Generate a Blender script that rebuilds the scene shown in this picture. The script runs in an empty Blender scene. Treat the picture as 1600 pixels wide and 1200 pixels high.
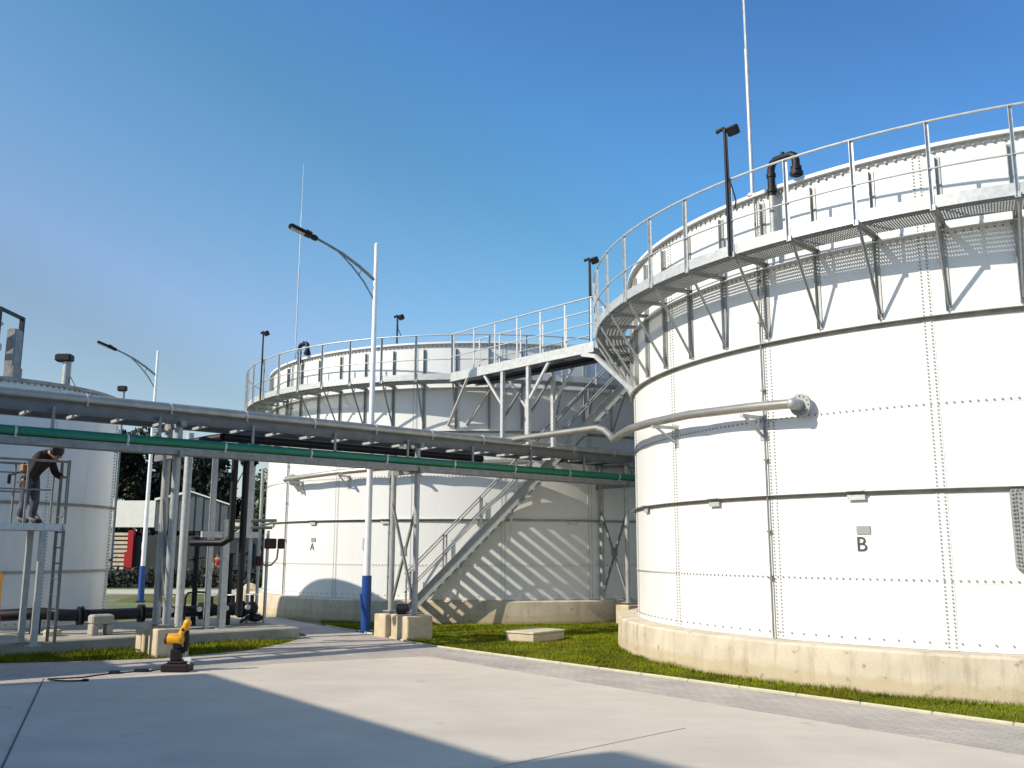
import bpy, math, random
from math import sin, cos, pi, radians, sqrt, atan2
from mathutils import Vector, Matrix
random.seed(7)
S = bpy.context.scene
COL = S.collection
V = Vector

# ------------------------------------------------------------------ camera, sky, sun, exposure
PITCH, ROLL, CAMH = 0.1765, 0.0028, 1.8882
cd = bpy.data.cameras.new('camera')
cam = bpy.data.objects.new('camera', cd); COL.objects.link(cam)
cd.sensor_fit = 'HORIZONTAL'; cd.sensor_width = 36.0
cd.lens = 36.0 * 1465.9 / 1600.0
cd.clip_start = 0.1; cd.clip_end = 3000
_f = V((0, cos(PITCH), sin(PITCH))); _u0 = V((0, -sin(PITCH), cos(PITCH))); _r0 = V((1, 0, 0))
_rt = cos(ROLL) * _r0 + sin(ROLL) * _u0
_up = -sin(ROLL) * _r0 + cos(ROLL) * _u0
m = Matrix((_rt, _up, -_f)).transposed().to_4x4(); m.translation = V((0, 0, CAMH))
cam.matrix_world = m
S.camera = cam

SUN_AZ, SUN_EL = 64.0, 35.0            # heading the light travels to (from +Y towards +X), elevation
w = bpy.data.worlds.new('World'); S.world = w; w.use_nodes = True
nt = w.node_tree; bg = nt.nodes['Background']
sky = nt.nodes.new('ShaderNodeTexSky'); sky.sky_type = 'NISHITA'; sky.sun_disc = False
sky.sun_elevation = radians(SUN_EL); sky.sun_rotation = radians(SUN_AZ + 180.0)
sky.altitude = 0; sky.air_density = 1.0; sky.dust_density = 0.6; sky.ozone_density = 6.0
# clear deep blue overhead, milkier towards the horizon and the left: tint the sky by direction
_tc = nt.nodes.new('ShaderNodeTexCoord'); _sx = nt.nodes.new('ShaderNodeSeparateXYZ'); nt.links.new(_tc.outputs['Generated'], _sx.inputs[0])
_ma = nt.nodes.new('ShaderNodeMath'); _ma.operation = 'MULTIPLY_ADD'; nt.links.new(_sx.outputs[0], _ma.inputs[0]); _ma.inputs[1].default_value = 0.45; nt.links.new(_sx.outputs[2], _ma.inputs[2])
_rp = nt.nodes.new('ShaderNodeValToRGB'); nt.links.new(_ma.outputs[0], _rp.inputs[0])
_cr = _rp.color_ramp
for _i, (_p, _c) in enumerate(((.03, (1.12, .93, .74)), (.10, (1.28, 1.11, .96)), (.20, (1.08, 1.16, 1.02)), (.28, (.93, 1.15, 1.02)), (.35, (.78, 1.10, 1.0)), (.46, (.71, 1.09, 1.15)), (.65, (.58, .87, 1.03)), (.80, (.64, .96, 1.08)), (.97, (1.24, 1.20, 1.05)))):
    _e = _cr.elements[_i] if _i < 2 else _cr.elements.new(_p)
    _e.position = _p; _e.color = (*[v / 1.28 for v in _c], 1)
_mx = nt.nodes.new('ShaderNodeMix'); _mx.data_type = 'RGBA'; _mx.blend_type = 'MULTIPLY'; _mx.inputs[0].default_value = 1.0
nt.links.new(sky.outputs[0], _mx.inputs[6]); nt.links.new(_rp.outputs[0], _mx.inputs[7])
nt.links.new(_mx.outputs[2], bg.inputs[0]); bg.inputs[1].default_value = 0.15
sl = bpy.data.lights.new('sun', 'SUN'); sl.energy = 3.6; sl.angle = radians(0.5); sl.color = (1.0, 0.91, 0.76)
so = bpy.data.objects.new('sun', sl); COL.objects.link(so)
so.rotation_euler = V((sin(radians(SUN_AZ)) * cos(radians(SUN_EL)), cos(radians(SUN_AZ)) * cos(radians(SUN_EL)), -sin(radians(SUN_EL)))).to_track_quat('-Z', 'Y').to_euler()
so.location = (-30, -20, 40)
S.view_settings.view_transform = 'Standard'; S.view_settings.look = 'None'
S.view_settings.exposure = 0.62; S.view_settings.gamma = 1.0
try: S.view_settings.use_curve_mapping = False
except Exception: pass

# ------------------------------------------------------------------ materials
def mat(name, col, rough=0.6, metal=0.0, var=0.12, scale=3.0, bump=0.0, bscale=60.0, stain=None, sscale=1.2, spec=0.5, stretch=None, lo=0.5, hi=0.75):
    M = bpy.data.materials.new(name); M.use_nodes = True
    n = M.node_tree.nodes; l = M.node_tree.links
    b = n['Principled BSDF']
    b.inputs['Roughness'].default_value = rough; b.inputs['Metallic'].default_value = metal
    b.inputs['Specular IOR Level'].default_value = spec
    tc = n.new('ShaderNodeTexCoord'); src = tc.outputs['Object']
    if stretch:
        mp = n.new('ShaderNodeMapping'); mp.inputs['Scale'].default_value = stretch
        l.new(src, mp.inputs[0]); ssrc = mp.outputs[0]
    else: ssrc = src
    no = n.new('ShaderNodeTexNoise'); no.inputs['Scale'].default_value = scale; no.inputs['Detail'].default_value = 7
    l.new(src, no.inputs['Vector'])
    rp = n.new('ShaderNodeValToRGB')
    c = V(col[:3])
    rp.color_ramp.elements[0].position = 0.3; rp.color_ramp.elements[1].position = 0.7
    rp.color_ramp.elements[0].color = (*(c * (1 - var)), 1); rp.color_ramp.elements[1].color = (*[min(1, x) for x in (c * (1 + var))], 1)
    l.new(no.outputs[0], rp.inputs[0]); out = rp.outputs[0]
    if stain:
        n2 = n.new('ShaderNodeTexNoise'); n2.inputs['Scale'].default_value = sscale; n2.inputs['Detail'].default_value = 9; n2.inputs['Roughness'].default_value = 0.7
        l.new(ssrc, n2.inputs['Vector'])
        r2 = n.new('ShaderNodeValToRGB'); r2.color_ramp.elements[0].position = lo; r2.color_ramp.elements[1].position = hi
        l.new(n2.outputs[0], r2.inputs[0])
        mx = n.new('ShaderNodeMix'); mx.data_type = 'RGBA'
        l.new(r2.outputs[0], mx.inputs[0]); l.new(out, mx.inputs[6]); mx.inputs[7].default_value = (*stain, 1); out = mx.outputs[2]
    l.new(out, b.inputs['Base Color'])
    if bump:
        n3 = n.new('ShaderNodeTexNoise'); n3.inputs['Scale'].default_value = bscale; n3.inputs['Detail'].default_value = 5
        l.new(src, n3.inputs['Vector'])
        bp = n.new('ShaderNodeBump'); bp.inputs['Strength'].default_value = bump; bp.inputs['Distance'].default_value = 0.02
        l.new(n3.outputs[0], bp.inputs['Height']); l.new(bp.outputs[0], b.inputs['Normal'])
    return M
def brickmat(name, c1, c2, mortar, sx, bw=0.2, bh=0.1, rot=0.0):
    M = mat(name, c1, 0.85, var=0.1, bump=0.2)
    n = M.node_tree.nodes; l = M.node_tree.links; b = n['Principled BSDF']
    tc = n.new('ShaderNodeTexCoord'); mp = n.new('ShaderNodeMapping'); mp.inputs['Rotation'].default_value = (0, 0, rot)
    l.new(tc.outputs['Object'], mp.inputs[0])
    br = n.new('ShaderNodeTexBrick'); br.inputs['Scale'].default_value = 1.0; br.inputs['Brick Width'].default_value = bw; br.inputs['Row Height'].default_value = bh
    br.inputs['Mortar Size'].default_value = 0.006; br.inputs['Color1'].default_value = (*c1, 1); br.inputs['Color2'].default_value = (*c2, 1); br.inputs['Mortar'].default_value = (*mortar, 1)
    l.new(mp.outputs[0], br.inputs['Vector'])
    no = n.new('ShaderNodeTexNoise'); no.inputs['Scale'].default_value = 0.9; no.inputs['Detail'].default_value = 8; l.new(tc.outputs['Object'], no.inputs['Vector'])
    mr = n.new('ShaderNodeMapRange'); mr.inputs[1].default_value = 0.3; mr.inputs[2].default_value = 0.7; mr.inputs[3].default_value = 0.78; mr.inputs[4].default_value = 1.12
    l.new(no.outputs[0], mr.inputs[0])
    mx = n.new('ShaderNodeMix'); mx.data_type = 'RGBA'; mx.blend_type = 'MULTIPLY'; mx.inputs[0].default_value = 1
    l.new(br.outputs[0], mx.inputs[6]); l.new(mr.outputs[0], mx.inputs[7]); l.new(mx.outputs[2], b.inputs['Base Color'])
    return M

enamel = mat('white_enamel', (0.71, 0.71, 0.695), 0.32, var=0.02, scale=0.6, stain=(0.63, 0.62, 0.57), sscale=0.9, stretch=(6, 6, 0.5), lo=0.55, hi=0.95, spec=0.4)
boltm = mat('bolt_grey', (0.29, 0.275, 0.25), 0.55, 0.2)
galv = mat('galvanised_steel', (0.50, 0.51, 0.51), 0.48, 0.35, var=0.14, scale=14, stain=(0.38, 0.39, 0.39), sscale=6)
galvd = mat('weathered_steel', (0.235, 0.24, 0.235), 0.55, 0.4, var=0.18, scale=9, stain=(0.15, 0.15, 0.14), sscale=4)
galvm = mat('dull_galvanised_steel', (0.36, 0.37, 0.36), 0.52, 0.35, var=0.16, scale=10, stain=(0.23, 0.24, 0.23), sscale=5)
ringm = mat('ring_steel', (0.36, 0.345, 0.31), 0.6, 0.3, var=0.2, scale=5)
beamm = mat('dark_beam_steel', (0.165, 0.165, 0.165), 0.6, 0.3, var=0.2, scale=6, stain=(0.10, 0.095, 0.09), sscale=3)
stainless = mat('stainless_steel', (0.46, 0.425, 0.375), 0.36, 0.75, var=0.1, scale=4)
clad = mat('pipe_cladding', (0.36, 0.355, 0.34), 0.45, 0.55, var=0.14, scale=5, stain=(0.3, 0.29, 0.27), sscale=3)
blackp = mat('black_plastic', (0.010, 0.010, 0.013), 0.5, var=0.2, spec=0.3)
greenp = mat('green_paint', (0.004, 0.15, 0.085), 0.42, var=0.15, scale=4, stain=(0.03, 0.16, 0.11), sscale=7)
whitep = mat('white_paint', (0.78, 0.79, 0.80), 0.4, var=0.04)
bluep = mat('blue_paint', (0.008, 0.055, 0.25), 0.4, var=0.1, stain=(0.03, 0.08, 0.26), sscale=8)
lbluep = mat('pale_blue_paint', (0.28, 0.42, 0.55), 0.5)
yellowp = mat('yellow_paint', (0.80, 0.36, 0.01), 0.35, var=0.06, stain=(0.62, 0.27, 0.02), sscale=9)
redp = mat('red_paint', (0.36, 0.004, 0.008), 0.5)
darkred = mat('dark_red_paint', (0.035, 0.012, 0.014), 0.55, spec=0.3)
lampglass = mat('lamp_lens', (0.45, 0.47, 0.45), 0.2)
plaquem = mat('plaque_grey', (0.30, 0.30, 0.28), 0.5, 0.2, var=0.08)
inkm = mat('dark_lettering', (0.045, 0.045, 0.035), 0.6)
conc = mat('weathered_concrete', (0.53, 0.46, 0.35), 0.9, var=0.14, scale=2.2, bump=0.22, bscale=40, stain=(0.25, 0.20, 0.13), sscale=2.2, stretch=(2.2, 2.2, 0.35), lo=0.50, hi=0.85)
def grime(M, zt, amp, colr, strength):
    n = M.node_tree.nodes; l = M.node_tree.links; b = n['Principled BSDF']; src = b.inputs['Base Color'].links[0].from_socket
    tc = n.new('ShaderNodeTexCoord'); sx = n.new('ShaderNodeSeparateXYZ'); l.new(tc.outputs['Object'], sx.inputs[0])
    no = n.new('ShaderNodeTexNoise'); no.inputs['Scale'].default_value = 2.3; no.inputs['Detail'].default_value = 8; no.inputs['Roughness'].default_value = .65; l.new(tc.outputs['Object'], no.inputs['Vector'])
    ma = n.new('ShaderNodeMath'); ma.operation = 'MULTIPLY_ADD'; l.new(no.outputs[0], ma.inputs[0]); ma.inputs[1].default_value = amp; l.new(sx.outputs[2], ma.inputs[2])
    mr = n.new('ShaderNodeMapRange'); mr.inputs[1].default_value = zt + amp * .5 - .03; mr.inputs[2].default_value = zt + amp * .5 + .03; mr.inputs[3].default_value = strength; mr.inputs[4].default_value = 0.0; l.new(ma.outputs[0], mr.inputs[0])
    mx = n.new('ShaderNodeMix'); mx.data_type = 'RGBA'; l.new(mr.outputs[0], mx.inputs[0]); l.new(src, mx.inputs[6]); mx.inputs[7].default_value = (*colr, 1); l.new(mx.outputs[2], b.inputs['Base Color'])
grime(conc, .24, .30, (.42, .33, .18), .5)
grime(conc, .06, .22, (.22, .19, .10), .6)
def spots(M, scale, lo, hi, colr, strength):
    n = M.node_tree.nodes; l = M.node_tree.links; b = n['Principled BSDF']; src = b.inputs['Base Color'].links[0].from_socket
    tc = n.new('ShaderNodeTexCoord'); no = n.new('ShaderNodeTexNoise'); no.inputs['Scale'].default_value = scale; no.inputs['Detail'].default_value = 6; l.new(tc.outputs['Object'], no.inputs['Vector'])
    mr = n.new('ShaderNodeMapRange'); mr.inputs[1].default_value = lo; mr.inputs[2].default_value = hi; mr.inputs[3].default_value = 0; mr.inputs[4].default_value = strength; l.new(no.outputs[0], mr.inputs[0])
    mx = n.new('ShaderNodeMix'); mx.data_type = 'RGBA'; l.new(mr.outputs[0], mx.inputs[0]); l.new(src, mx.inputs[6]); mx.inputs[7].default_value = (*colr, 1); l.new(mx.outputs[2], b.inputs['Base Color'])
spots(conc, 5.5, .64, .72, (.17, .12, .06), .6)
concs = mat('slab_concrete', (0.36, 0.33, 0.28), 0.9, var=0.16, scale=2.0, bump=0.4, bscale=30, stain=(0.2, 0.18, 0.15), sscale=1.8)
plint = mat('plinth_concrete', (0.52, 0.43, 0.30), 0.9, var=0.12, scale=4, bump=0.4, bscale=30, stain=(0.36, 0.28, 0.18), sscale=3)
yardm = mat('yard_concrete', (0.55, 0.485, 0.405), 0.85, var=0.07, scale=0.8, bump=0.15, bscale=70, stain=(0.45, 0.395, 0.33), sscale=0.5, stretch=(1, 1.8, 1), lo=0.42, hi=0.78)
spots(yardm, 1.7, .66, .74, (.30, .26, .21), .55)
spots(yardm, 9.0, .70, .76, (.22, .19, .15), .5)
jointm = mat('joint_sealant', (0.10, 0.095, 0.09), 0.8)
kerbm = mat('kerb_concrete', (0.50, 0.46, 0.33), 0.9, var=0.12, scale=6)
paver = brickmat('grey_pavers', (0.46, 0.405, 0.355), (0.39, 0.345, 0.305), (0.28, 0.25, 0.21), 1, 0.2, 0.1, radians(50))
soil = mat('dry_soil', (0.20, 0.18, 0.11), 0.95, var=0.3, scale=0.25, stain=(0.09, 0.13, 0.03), sscale=0.12, lo=0.42, hi=0.58)
lawnm = mat('lawn_soil', (0.10, 0.10, 0.008), 0.95, var=0.35, scale=1.6, stain=(0.12, 0.10, 0.03), sscale=1.1, lo=0.55, hi=0.8)
roadm = mat('pale_road', (0.50, 0.44, 0.34), 0.9, var=0.1)
bladem = mat('grass_blade', (0.15, 0.175, 0.005), 0.8, var=0.45, scale=0.9, spec=0.15, stain=(0.22, 0.16, 0.012), sscale=0.7, lo=0.5, hi=0.75)
barkm = mat('bark', (0.09, 0.07, 0.05), 0.9, var=0.3, scale=6)
leafm = mat('dark_leaf', (0.012, 0.020, 0.008), 0.65, var=0.5, scale=0.5)
leafm2 = mat('olive_leaf', (0.06, 0.075, 0.03), 0.65, var=0.5, scale=0.7)
hedgem = mat('hedge_leaf', (0.022, 0.030, 0.012), 0.7, var=0.5, scale=2)
ribm = mat('ribbed_cladding', (0.085, 0.10, 0.115), 0.6, 0.2, var=0.1, scale=2)
fasciam = mat('pale_fascia', (0.78, 0.75, 0.67), 0.7, var=0.05)
darkwall = mat('dark_wall', (0.03, 0.034, 0.036), 0.8, var=0.25, scale=1.2)
creamm = mat('cream_slat', (0.62, 0.50, 0.36), 0.8)
wallm = mat('hall_wall', (0.5, 0.5, 0.48), 0.8)
skinm = mat('skin', (0.35, 0.20, 0.13), 0.6, var=0.05)
hairm = mat('black_hair', (0.012, 0.010, 0.010), 0.5)
jackm = mat('dark_jacket', (0.016, 0.008, 0.009), 0.85, var=0.4, scale=9, stain=(0.05, 0.022, 0.016), sscale=8, bump=.5, bscale=14)
jeanm = mat('grey_jeans', (0.055, 0.058, 0.085), 0.85, var=0.5, scale=7, stain=(0.17, 0.17, 0.22), sscale=6, bump=.5, bscale=12)
shoem = mat('dark_shoe', (0.03, 0.03, 0.035), 0.6)
orangem = mat('tan_cloth', (0.42, 0.22, 0.12), 0.85)
roofm = mat('tank_roof', (0.45, 0.46, 0.46), 0.6)

# ------------------------------------------------------------------ mesh builder
class MB:
    def __init__(s): s.v = []; s.f = []; s.m = []
    def add(s, vs, fs, mi=0):
        o = len(s.v); s.v += [tuple(x) for x in vs]
        for f in fs: s.f.append(tuple(i + o for i in f)); s.m.append(mi)
    def box(s, c, size, ax=None, mi=0):
        c = V(c); hx, hy, hz = [q / 2 for q in size]
        X, Y, Z = ax if ax else (V((1, 0, 0)), V((0, 1, 0)), V((0, 0, 1)))
        vs = [c + X * (sx * hx) + Y * (sy * hy) + Z * (sz * hz) for sz in (-1, 1) for sy in (-1, 1) for sx in (-1, 1)]
        s.add(vs, [(0, 2, 3, 1), (4, 5, 7, 6), (0, 1, 5, 4), (2, 6, 7, 3), (0, 4, 6, 2), (1, 3, 7, 5)], mi)
    def cbox(s, c, size, ax=None, bev=0.02, mi=0):
        c = V(c); hx, hy, hz = [q / 2 for q in size]
        X, Y, Z = ax if ax else (V((1, 0, 0)), V((0, 1, 0)), V((0, 0, 1)))
        b = min(bev, hx * .9, hy * .9, hz * .9)
        def ring(z, ix):
            x, y = hx - ix, hy - ix
            pts = [(x - b, -y), (x, -y + b), (x, y - b), (x - b, y), (-x + b, y), (-x, y - b), (-x, -y + b), (-x + b, -y)]
            return [c + X * px + Y * py + Z * z for px, py in pts]
        rs = [ring(-hz, b), ring(-hz + b, 0), ring(hz - b, 0), ring(hz, b)]
        vs = sum(rs, []); fs = [tuple(range(7, -1, -1)), tuple(range(24, 32))]
        for k in range(3):
            for i in range(8): fs.append((k * 8 + i, k * 8 + (i + 1) % 8, k * 8 + 8 + (i + 1) % 8, k * 8 + 8 + i))
        s.add(vs, fs, mi)
    def bar(s, a, b, wd, ht=None, upv=(0, 0, 1), mi=0):
        a = V(a); b = V(b); ht = ht or wd
        X = (b - a); L = X.length; X.normalize(); U = V(upv)
        if abs(X.dot(U)) > 0.98: U = V((1, 0, 0)) if abs(X.x) < 0.9 else V((0, 1, 0))
        Y = U.cross(X).normalized(); Z = X.cross(Y)
        s.box((a + b) / 2, (L, wd, ht), (X, Y, Z), mi)
    def angle(s, a, b, sz, t, d1, d2, mi=0):
        """an L-section from a to b, its legs along d1 and d2"""
        a = V(a); b = V(b); d1 = V(d1).normalized(); d2 = V(d2).normalized()
        pr = [V((0, 0, 0)), d1 * sz, d1 * sz + d2 * t, d1 * t + d2 * t, d1 * t + d2 * sz, d2 * sz]
        vs = [a + q for q in pr] + [b + q for q in pr]
        fs = [(i, (i + 1) % 6, (i + 1) % 6 + 6, i + 6) for i in range(6)] + [(3, 2, 1, 0), (5, 4, 3, 0), (6, 7, 8, 9), (6, 9, 10, 11)]
        s.add(vs, fs, mi)
    def tube(s, pts, r, n=10, closed=False, mi=0, caps=True):
        pts = [V(p) for p in pts]; N = len(pts)
        rr = r if isinstance(r, (list, tuple)) else [r] * N
        tans = []
        for i in range(N):
            if closed: t = pts[(i + 1) % N] - pts[i - 1]
            elif i == 0: t = pts[1] - pts[0]
            elif i == N - 1: t = pts[-1] - pts[-2]
            else: t = (pts[i + 1] - pts[i]).normalized() + (pts[i] - pts[i - 1]).normalized()
            tans.append(t.normalized())
        u = V((0, 0, 1)) if abs(tans[0].z) < 0.9 else V((1, 0, 0))
        vs = []; fs = []
        for i in range(N):
            u = (u - tans[i] * u.dot(tans[i])).normalized(); wv = tans[i].cross(u)
            for k in range(n):
                a = 2 * pi * k / n; vs.append(pts[i] + (u * cos(a) + wv * sin(a)) * rr[i])
        for i in range(N if closed else N - 1):
            j = (i + 1) % N
            for k in range(n): fs.append((i * n + k, i * n + (k + 1) % n, j * n + (k + 1) % n, j * n + k))
        if not closed and caps: fs += [tuple(range(n - 1, -1, -1)), tuple((N - 1) * n + k for k in range(n))]
        s.add(vs, fs, mi)
    def cyl(s, a, b, r, n=16, mi=0, r2=None): s.tube([a, b], [r, r if r2 is None else r2], n, mi=mi)
    def lathe(s, prof, n=96, c=(0, 0), a0=0.0, a1=2 * pi, mi=0, closed=True):
        """prof: list of (r, z)"""
        full = abs(a1 - a0 - 2 * pi) < 1e-6; cols = n if full else n + 1
        P = len(prof); vs = []; fs = []
        for i in range(cols):
            a = a0 + (a1 - a0) * i / n
            for r, z in prof: vs.append((c[0] + r * cos(a), c[1] + r * sin(a), z))
        for i in range(n):
            j = (i + 1) % cols
            for k in range(P if closed else P - 1):
                k2 = (k + 1) % P; fs.append((i * P + k, j * P + k, j * P + k2, i * P + k2))
        if not full and closed: fs += [tuple(range(P)), tuple((cols - 1) * P + k for k in range(P - 1, -1, -1))]
        s.add(vs, fs, mi)
    def ball(s, c, rx, ry=None, rz=None, n=12, m_=8, mi=0):
        ry = ry or rx; rz = rz or rx; c = V(c); vs = [c + V((0, 0, -rz))]; fs = []
        for j in range(1, m_):
            t = -pi / 2 + pi * j / m_
            for i in range(n): vs.append(c + V((rx * cos(t) * cos(2 * pi * i / n), ry * cos(t) * sin(2 * pi * i / n), rz * sin(t))))
        vs.append(c + V((0, 0, rz)))
        for i in range(n):
            fs.append((0, 1 + (i + 1) % n, 1 + i)); top = 1 + (m_ - 2) * n; fs.append((len(vs) - 1, top + i, top + (i + 1) % n))
            for j in range(m_ - 2): fs.append((1 + j * n + i, 1 + j * n + (i + 1) % n, 1 + (j + 1) * n + (i + 1) % n, 1 + (j + 1) * n + i))
        s.add(vs, fs, mi)
    def prism(s, poly, z0, z1, mi=0):
        n = len(poly); vs = [(x, y, z0) for x, y in poly] + [(x, y, z1) for x, y in poly]
        s.add(vs, [tuple(range(n - 1, -1, -1)), tuple(range(n, 2 * n))] + [(i, (i + 1) % n, (i + 1) % n + n, i + n) for i in range(n)], mi)
    def mesh(s, name, mats, smooth=False):
        me = bpy.data.meshes.new(name); me.from_pydata(s.v, [], s.f)
        for q in (mats if isinstance(mats, (list, tuple)) else [mats]): me.materials.append(q)
        if len(set(s.m)) > 1: me.polygons.foreach_set('material_index', s.m)
        if smooth:
            me.polygons.foreach_set('use_smooth', [True] * len(me.polygons))
            try: me.set_sharp_from_angle(angle=radians(40))
            except Exception: pass
        me.update(); return me
    def build(s, name, mats, parent=None, smooth=False, loc=None):
        return link(name, s.mesh(name, mats, smooth), parent, loc)
def link(name, data, parent=None, loc=None, rz=0.0):
    o = bpy.data.objects.new(name, data); COL.objects.link(o)
    if parent is not None: o.parent = parent
    if loc is not None: o.location = loc
    o.rotation_euler = (0, 0, rz)
    return o
def tag(o, label, cat, group=None, kind=None):
    o['label'] = label; o['category'] = cat
    if group: o['group'] = group
    if kind: o['kind'] = kind
    return o
def thing(name, loc, label, cat, group=None, rz=0.0):
    return tag(link(name, None, None, loc, rz), label, cat, group)
def struct(o): o['kind'] = 'structure'; return o
def dup(o, loc, rz=None, label=None):
    c = o.copy(); COL.objects.link(c); c.location = loc
    if rz is not None: c.rotation_euler = (0, 0, rz)
    if label: c['label'] = label
    for ch in o.children:
        k = ch.copy(); COL.objects.link(k); k.parent = c
        for g in ch.children:
            q = g.copy(); COL.objects.link(q); q.parent = k
    return c
def pol(r, deg, z=0.0): return V((r * cos(radians(deg)), r * sin(radians(deg)), z))

E_ = V((0.760, 0.650, 0)); N_ = V((-0.650, 0.760, 0)); UP = V((0, 0, 1))
def inpoly(x, y, P):
    r = False; j = len(P) - 1
    for i in range(len(P)):
        if (P[i][1] > y) != (P[j][1] > y) and x < (P[j][0] - P[i][0]) * (y - P[i][1]) / (P[j][1] - P[i][1]) + P[i][0]: r = not r
        j = i
    return r

# ------------------------------------------------------------------ ground, yard, path, lawns
b = MB(); b.add([(-900, -200, -0.03), (900, -200, -0.03), (900, 1500, -0.03), (-900, 1500, -0.03)], [(0, 1, 2, 3)])
struct(b.build('ground', soil))
YARD = [(-1.59, 17.75), (-3.84, 16.65), (-4.6, 16.02), (-7.17, 13.7), (-20, 4.5), (-20, -25), (30, -25), (18, -7.2), (4.83, 9.37)]
b = MB(); b.prism(YARD[::-1], -0.2, 0.0); struct(b.build('concrete_yard', yardm))
PATH = [(5.55, 10.9), (-1.6, 19.45), (-2.2, 20.35), (-3.0, 21.9), (-3.7, 22.9), (-4.85, 24.7), (-6.2, 26.9), (-7.2, 30.0), (-9.2, 30.0), (-7.2, 26.6), (-4.62, 22.0), (-4.66, 20.3), (-5.0, 18.75), (-6.2, 17.2), (-7.4, 16.75), (-8.8, 16.4), (-12, 14.2), (-20, 8.0), (-20, 4.5), (-7.17, 13.7), (-4.6, 16.02), (-3.84, 16.65), (-1.59, 17.75), (4.83, 9.37), (18, -7.2), (19.2, -5.6)]
b = MB(); b.prism(PATH, -0.2, 0.003); struct(b.build('paved_path', paver))
b = MB()
for p, q, wj in (((-6.97, 14.55), (-4.0, 7.6), .010), ((-0.6, 8.35), (1.9, 10.7), .003)):
    d = (V(q) - V(p)).normalized(); nn = V((-d.y, d.x)) * wj
    b.prism([tuple(V(p) + nn), tuple(V(p) - nn), tuple(V(q) - nn), tuple(V(q) + nn)], 0.001, 0.0045, 0 if wj > .006 else 1)
b.v = [v for v in b.v]
JO = b
KERB = [(9.5, 6.2), (5.62, 10.98), (-1.53, 19.5), (-2.14, 20.4), (-2.92, 21.95), (-3.62, 22.95), (-4.75, 24.7)]
k = MB()
for p, q in zip(KERB[:-1], KERB[1:]):
    p = V((*p, 0.0)); q = V((*q, 0.0)); L = (q - p).length; n = max(1, round(L / 0.9))
    for i in range(n):
        a_ = p.lerp(q, i / n); c_ = p.lerp(q, (i + 1) / n); d = (c_ - a_).normalized() * 0.006
        k.cbox((a_ + c_) / 2 + V((0, 0, -0.05)), ((c_ - a_).length - 0.005, 0.05, 0.15), (d.normalized(), V((-d.y, d.x, 0)).normalized(), UP), 0.012)
struct(k.build('kerb', kerbm))
LAWN = [(9.56, 6.25), (5.68, 11.04), (-1.47, 19.56), (-2.08, 20.46), (-2.86, 22.0), (-3.56, 23.0), (-4.7, 24.75), (-5.2, 26.2), (-3, 32), (14, 30), (20, 20), (20, 6)]
b = MB(); b.prism(LAWN, -0.2, 0.006); struct(b.build('lawn', lawnm))
STRIP = [(-12, 14.25), (-8.8, 16.45), (-7.4, 16.8), (-6.2, 17.25), (-5.0, 18.8), (-4.68, 20.3), (-4.62, 21.0), (-7.24, 18.8), (-12.0, 14.8)]
b = MB(); b.prism(STRIP, -0.2, 0.006); struct(b.build('verge', lawnm))
BACKL = [(-9.4, 28), (-6.5, 28.5), (-8, 40), (-12, 40)]
b = MB(); b.prism([(-15, 36.5), (-8.5, 33.5), (-7.5, 42), (-17, 45)], -0.2, 0.0); struct(b.build('grass_plot', lawnm))
b = MB(); b.prism([(-40, 42.5), (-8, 42.5), (-8, 47), (-40, 47)], -0.2, 0.004); struct(b.build('service_road', roadm))

TA = V((-0.842, 33.18, 0)); TB = V((10.105, 19.05, 0)); TR = 7.537; TC = V((-12.45, 21.75, 0)); RC = 3.02
def grass(poly, step, hmin, hmax, seed, far=None):
    rnd = random.Random(seed); vs = []; fs = []
    xs = [p[0] for p in poly]; ys = [p[1] for p in poly]
    A = (max(xs) - min(xs)) * (max(ys) - min(ys)); n = int(A * step)
    for _ in range(n):
        x = rnd.uniform(min(xs), max(xs)); y = rnd.uniform(min(ys), max(ys))
        if not inpoly(x, y, poly): continue
        if (x - TA.x) ** 2 + (y - TA.y) ** 2 < 8.0 ** 2 or (x - TB.x) ** 2 + (y - TB.y) ** 2 < 7.88 ** 2: continue
        if x > 0.6 * y + 0.5 or y > 27.5 or (y > 26 and x > 3): continue
        near = min(1.0, 13.0 / max(9.0, sqrt(x * x + y * y)))
        if rnd.random() > near ** 1.2: continue
        dens = sin(x * 2.1 + sin(y * 1.7) * 2) * sin(y * 2.6 + x) * 0.5 + 0.5
        edge = abs(sqrt((x - TB.x) ** 2 + (y - TB.y) ** 2) - 7.98) < 0.12
        for q in range(2):
            a = rnd.uniform(0, 2 * pi); h = rnd.uniform(hmin, hmax) * (0.6 + 0.7 * dens) * (1.9 if edge else 1)
            wv = 0.006 / near; dx, dy = cos(a) * wv, sin(a) * wv; lx, ly = rnd.gauss(0, .4) * h, rnd.gauss(0, .4) * h
            ox, oy = rnd.gauss(0, .012), rnd.gauss(0, .012); o = len(vs)
            vs += [(x + ox - dx, y + oy - dy, 0.004), (x + ox + dx, y + oy + dy, 0.004), (x + ox + lx, y + oy + ly, h)]
            fs.append((o, o + 1, o + 2))
    me = bpy.data.meshes.new('grass'); me.from_pydata(vs, [], fs); me.materials.append(bladem); return me
tag(link('grass', grass(LAWN, 1500, 0.022, 0.055, 3)), 'short green and yellowing grass of the lawn around the white tanks', 'grass', kind='stuff')
tag(link('grass', grass(STRIP, 1200, 0.04, 0.10, 4)), 'dark grass in the strip before the concrete slab', 'grass', kind='stuff')
struct(JO.build('pavement_joint', [jointm, mat('pale_joint', (0.36, 0.32, 0.27), 0.85)]))

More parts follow.
